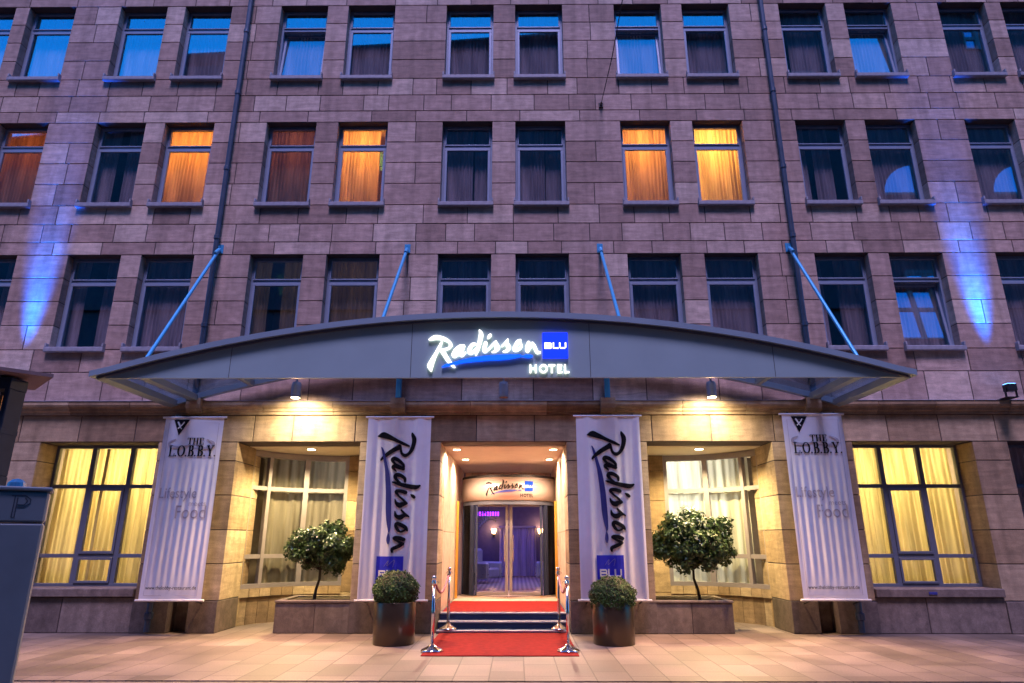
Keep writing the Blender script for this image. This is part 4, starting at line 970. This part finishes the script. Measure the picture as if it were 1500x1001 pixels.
# ================================================================== TICKET MACHINE, LIGHT COLUMN
t = thing('ticket_machine', 'blue grey parking ticket machine with embossed letter P at the lower left corner', 'parking machine', (-2.985, -8.25, 0), rz=R(33))
def tp(mb, n_, m, par=t):
    o = mb.build(n_, m); o.parent = par; return o
tp(MB().bbox(-.145, .145, -.02, .24, 0, 1.70, .012), 'cabinet', MACHINE); tp(MB().bbox(-.145, .145, -.02, .24, 1.706, 1.90, .012), 'head', MACHINE)
tp(MB().bbox(-.16, .16, -.035, .255, 1.903, 1.93, .008), 'lid', MACHINE)
tp(MB().lathe((-.05, .10, 1.93), [(.055, 0), (.05, .03), (.03, .05), (.003, .058)], 16), 'solar_dome', DOME)
P_ = [ribbon([(-.035, 1.735, .006), (-.035, 1.87, .006)], sharp=True), ribbon([(-.055, 1.872, .006), (.02, 1.872, .006), (.05, 1.85, .006), (.05, 1.825, .006), (.02, 1.80, .006), (-.02, 1.80, .006)], sharp=True), ribbon([(-.02, 1.86, .006), (-.02, 1.735, .006), (-.035, 1.735, .006)], sharp=True), ribbon([(.02, 1.858, .005), (.035, 1.84, .005), (.02, 1.815, .005), (-.02, 1.815, .005)], sharp=True)]
tp(shapes_mesh(P_, lambda a, b, d: (a, -.0202-d, b), .0015, .0002), 'letter', MACHINEDARK)
t = thing('light_column', 'dark square light column with a flat tilted cap plate at the left edge', 'street lamp', (-4.99, -6.1, 0))
cm = MB(); CX = -4.97
for dx in (-.09, .09):
    for dy in (-.09, .09): cm.bbox(CX+dx-.025, CX+dx+.025, -6.1+dy-.025, -6.1+dy+.025, 2.2, 3.16, .004)
cm.bbox(CX-.12, CX+.12, -6.22, -5.98, 0, 2.2, .01); cm.bbox(CX-.12, CX+.12, -6.22, -5.98, 3.05, 3.17, .006); cm.bbox(CX-.12, CX+.12, -6.22, -5.98, 2.60, 2.66, .006)
cm.bbox(CX+.07, CX+.118, -6.21, -5.99, 2.2, 3.05, .004); cm.build('column', COLUMN, t)
pm_ = MB(); c_ = Vector((-5.14, -6.1, 3.21)); v = [c_+Vector((.62, 0, 0)), c_+Vector((0, .60, -.0)), c_+Vector((-.62, 0, 0)), c_+Vector((0, -.60, 0))]
pm_.add([p-Vector((0, 0, .018)) for p in v]+[p+Vector((0, 0, .018)) for p in v], [(3, 2, 1, 0), (4, 5, 6, 7), (0, 1, 5, 4), (1, 2, 6, 5), (2, 3, 7, 6), (3, 0, 4, 7)]); pm_.build('cap_plate', COLUMNPLATE, t)
MB().lathe((-4.97, -6.1, 2.25), [(.02, 0), (.02, .75)], 12).build('reflection_tube', ORANGE, t)  # glowing tube added to imitate orange street-lamp reflections on the column

# ================================================================== OPPOSITE BUILDING (behind the camera, mirrored in the windows)
ob = thing('opposite_building', 'dark stone building across the street mirrored in the hotel windows', 'building', (0, -28, 0))
YB = -22.5
ow = MB()
prof_ = [(-50, 24), (-30, 26), (-22.6, 27), (-22.2, 32.0), (-14, 32.4), (-4, 33.0), (3, 33.6), (14, 34.0), (16, 35.6), (27, 36), (50, 33)]
def rl(x):
    for (a, za), (b, zb) in zip(prof_, prof_[1:]):
        if a <= x <= b: return za+(zb-za)*(x-a)/(b-a)
    return 20
bays_x = [-44+3.4*k for k in range(27)]
v = []; 
for i in range(len(prof_)-1):
    a, za = prof_[i]; b, zb = prof_[i+1]
    ow.add([(a, YB, 0), (b, YB, 0), (b, YB, zb), (a, YB, za), (a, YB-12, 0), (b, YB-12, 0), (b, YB-12, zb), (a, YB-12, za)], [(0, 1, 2, 3), (7, 6, 5, 4), (3, 2, 6, 7), (0, 3, 7, 4), (1, 5, 6, 2)])
ow.build('wall', OPP, ob)
cc = MB()
for i in range(len(prof_)-1):
    a, za = prof_[i]; b, zb = prof_[i+1]
    cc.add([(a, YB+.01, za-.9), (b, YB+.01, zb-.9), (b, YB+.01, zb-.5), (a, YB+.01, za-.5), (a, YB+.7, za-.6), (b, YB+.7, zb-.6), (b, YB+.7, zb-.45), (a, YB+.7, za-.45)], [(0, 1, 5, 4), (4, 5, 6, 7), (7, 6, 2, 3)])
for z in (6.2, 14.2, 21.0): cc.box(-46, 46, YB+.01, YB+.3, z, z+.35)
cc.build('cornice', OPP, ob)
for x, z0, z1, w_, ar in ((24.6, 17.6, 21.6, 2.0, 1), (31.2, 17.6, 21.6, 2.0, 1), (37.6, 17.6, 21.6, 2.0, 1), (24.0, 15.0, 16.5, 1.1, 0), (24.6, 11.0, 13.4, 1.3, 0), (31.5, 15.0, 16.5, 1.1, 0), (24.2, 29.6, 31.2, .9, 0), (30.4, 32.2, 33.8, .8, 0), (36.0, 31.5, 33.0, .8, 0), (18.6, 28.6, 30.4, .8, 0), (13.0, 28.8, 30.4, 1.0, 0)):
    pts = [(x-w_, z0), (x+w_, z0), (x+w_, z1)] + ([(x+w_*cos(R(a)), z1+w_*sin(R(a))) for a in range(15, 180, 15)] if ar else []) + [(x-w_, z1)]
    f = MB().add([(px, YB+.03, pz) for px, pz in pts], [tuple(range(len(pts)))])
    wo_ = f.build('window', OPPGLASS if x != 13.0 else OPPDULL, ob); fr = MB(); fr.box(x-.14, x+.14, YB+.035, YB+.10, z0, z1+(w_ if ar else 0)); fr.box(x-w_, x+w_, YB+.036, YB+.095, z1-.2, z1+.12); fr.box(x-w_, x+w_, YB+.036, YB+.095, (z0+z1)/2-.12, (z0+z1)/2+.12)
    rect_frame(fr, x-w_-.08, x+w_+.08, z0-.08, z1+.0, YB+.012, YB+.16, .1); fr.build('frame', OPPFRAME, wo_)
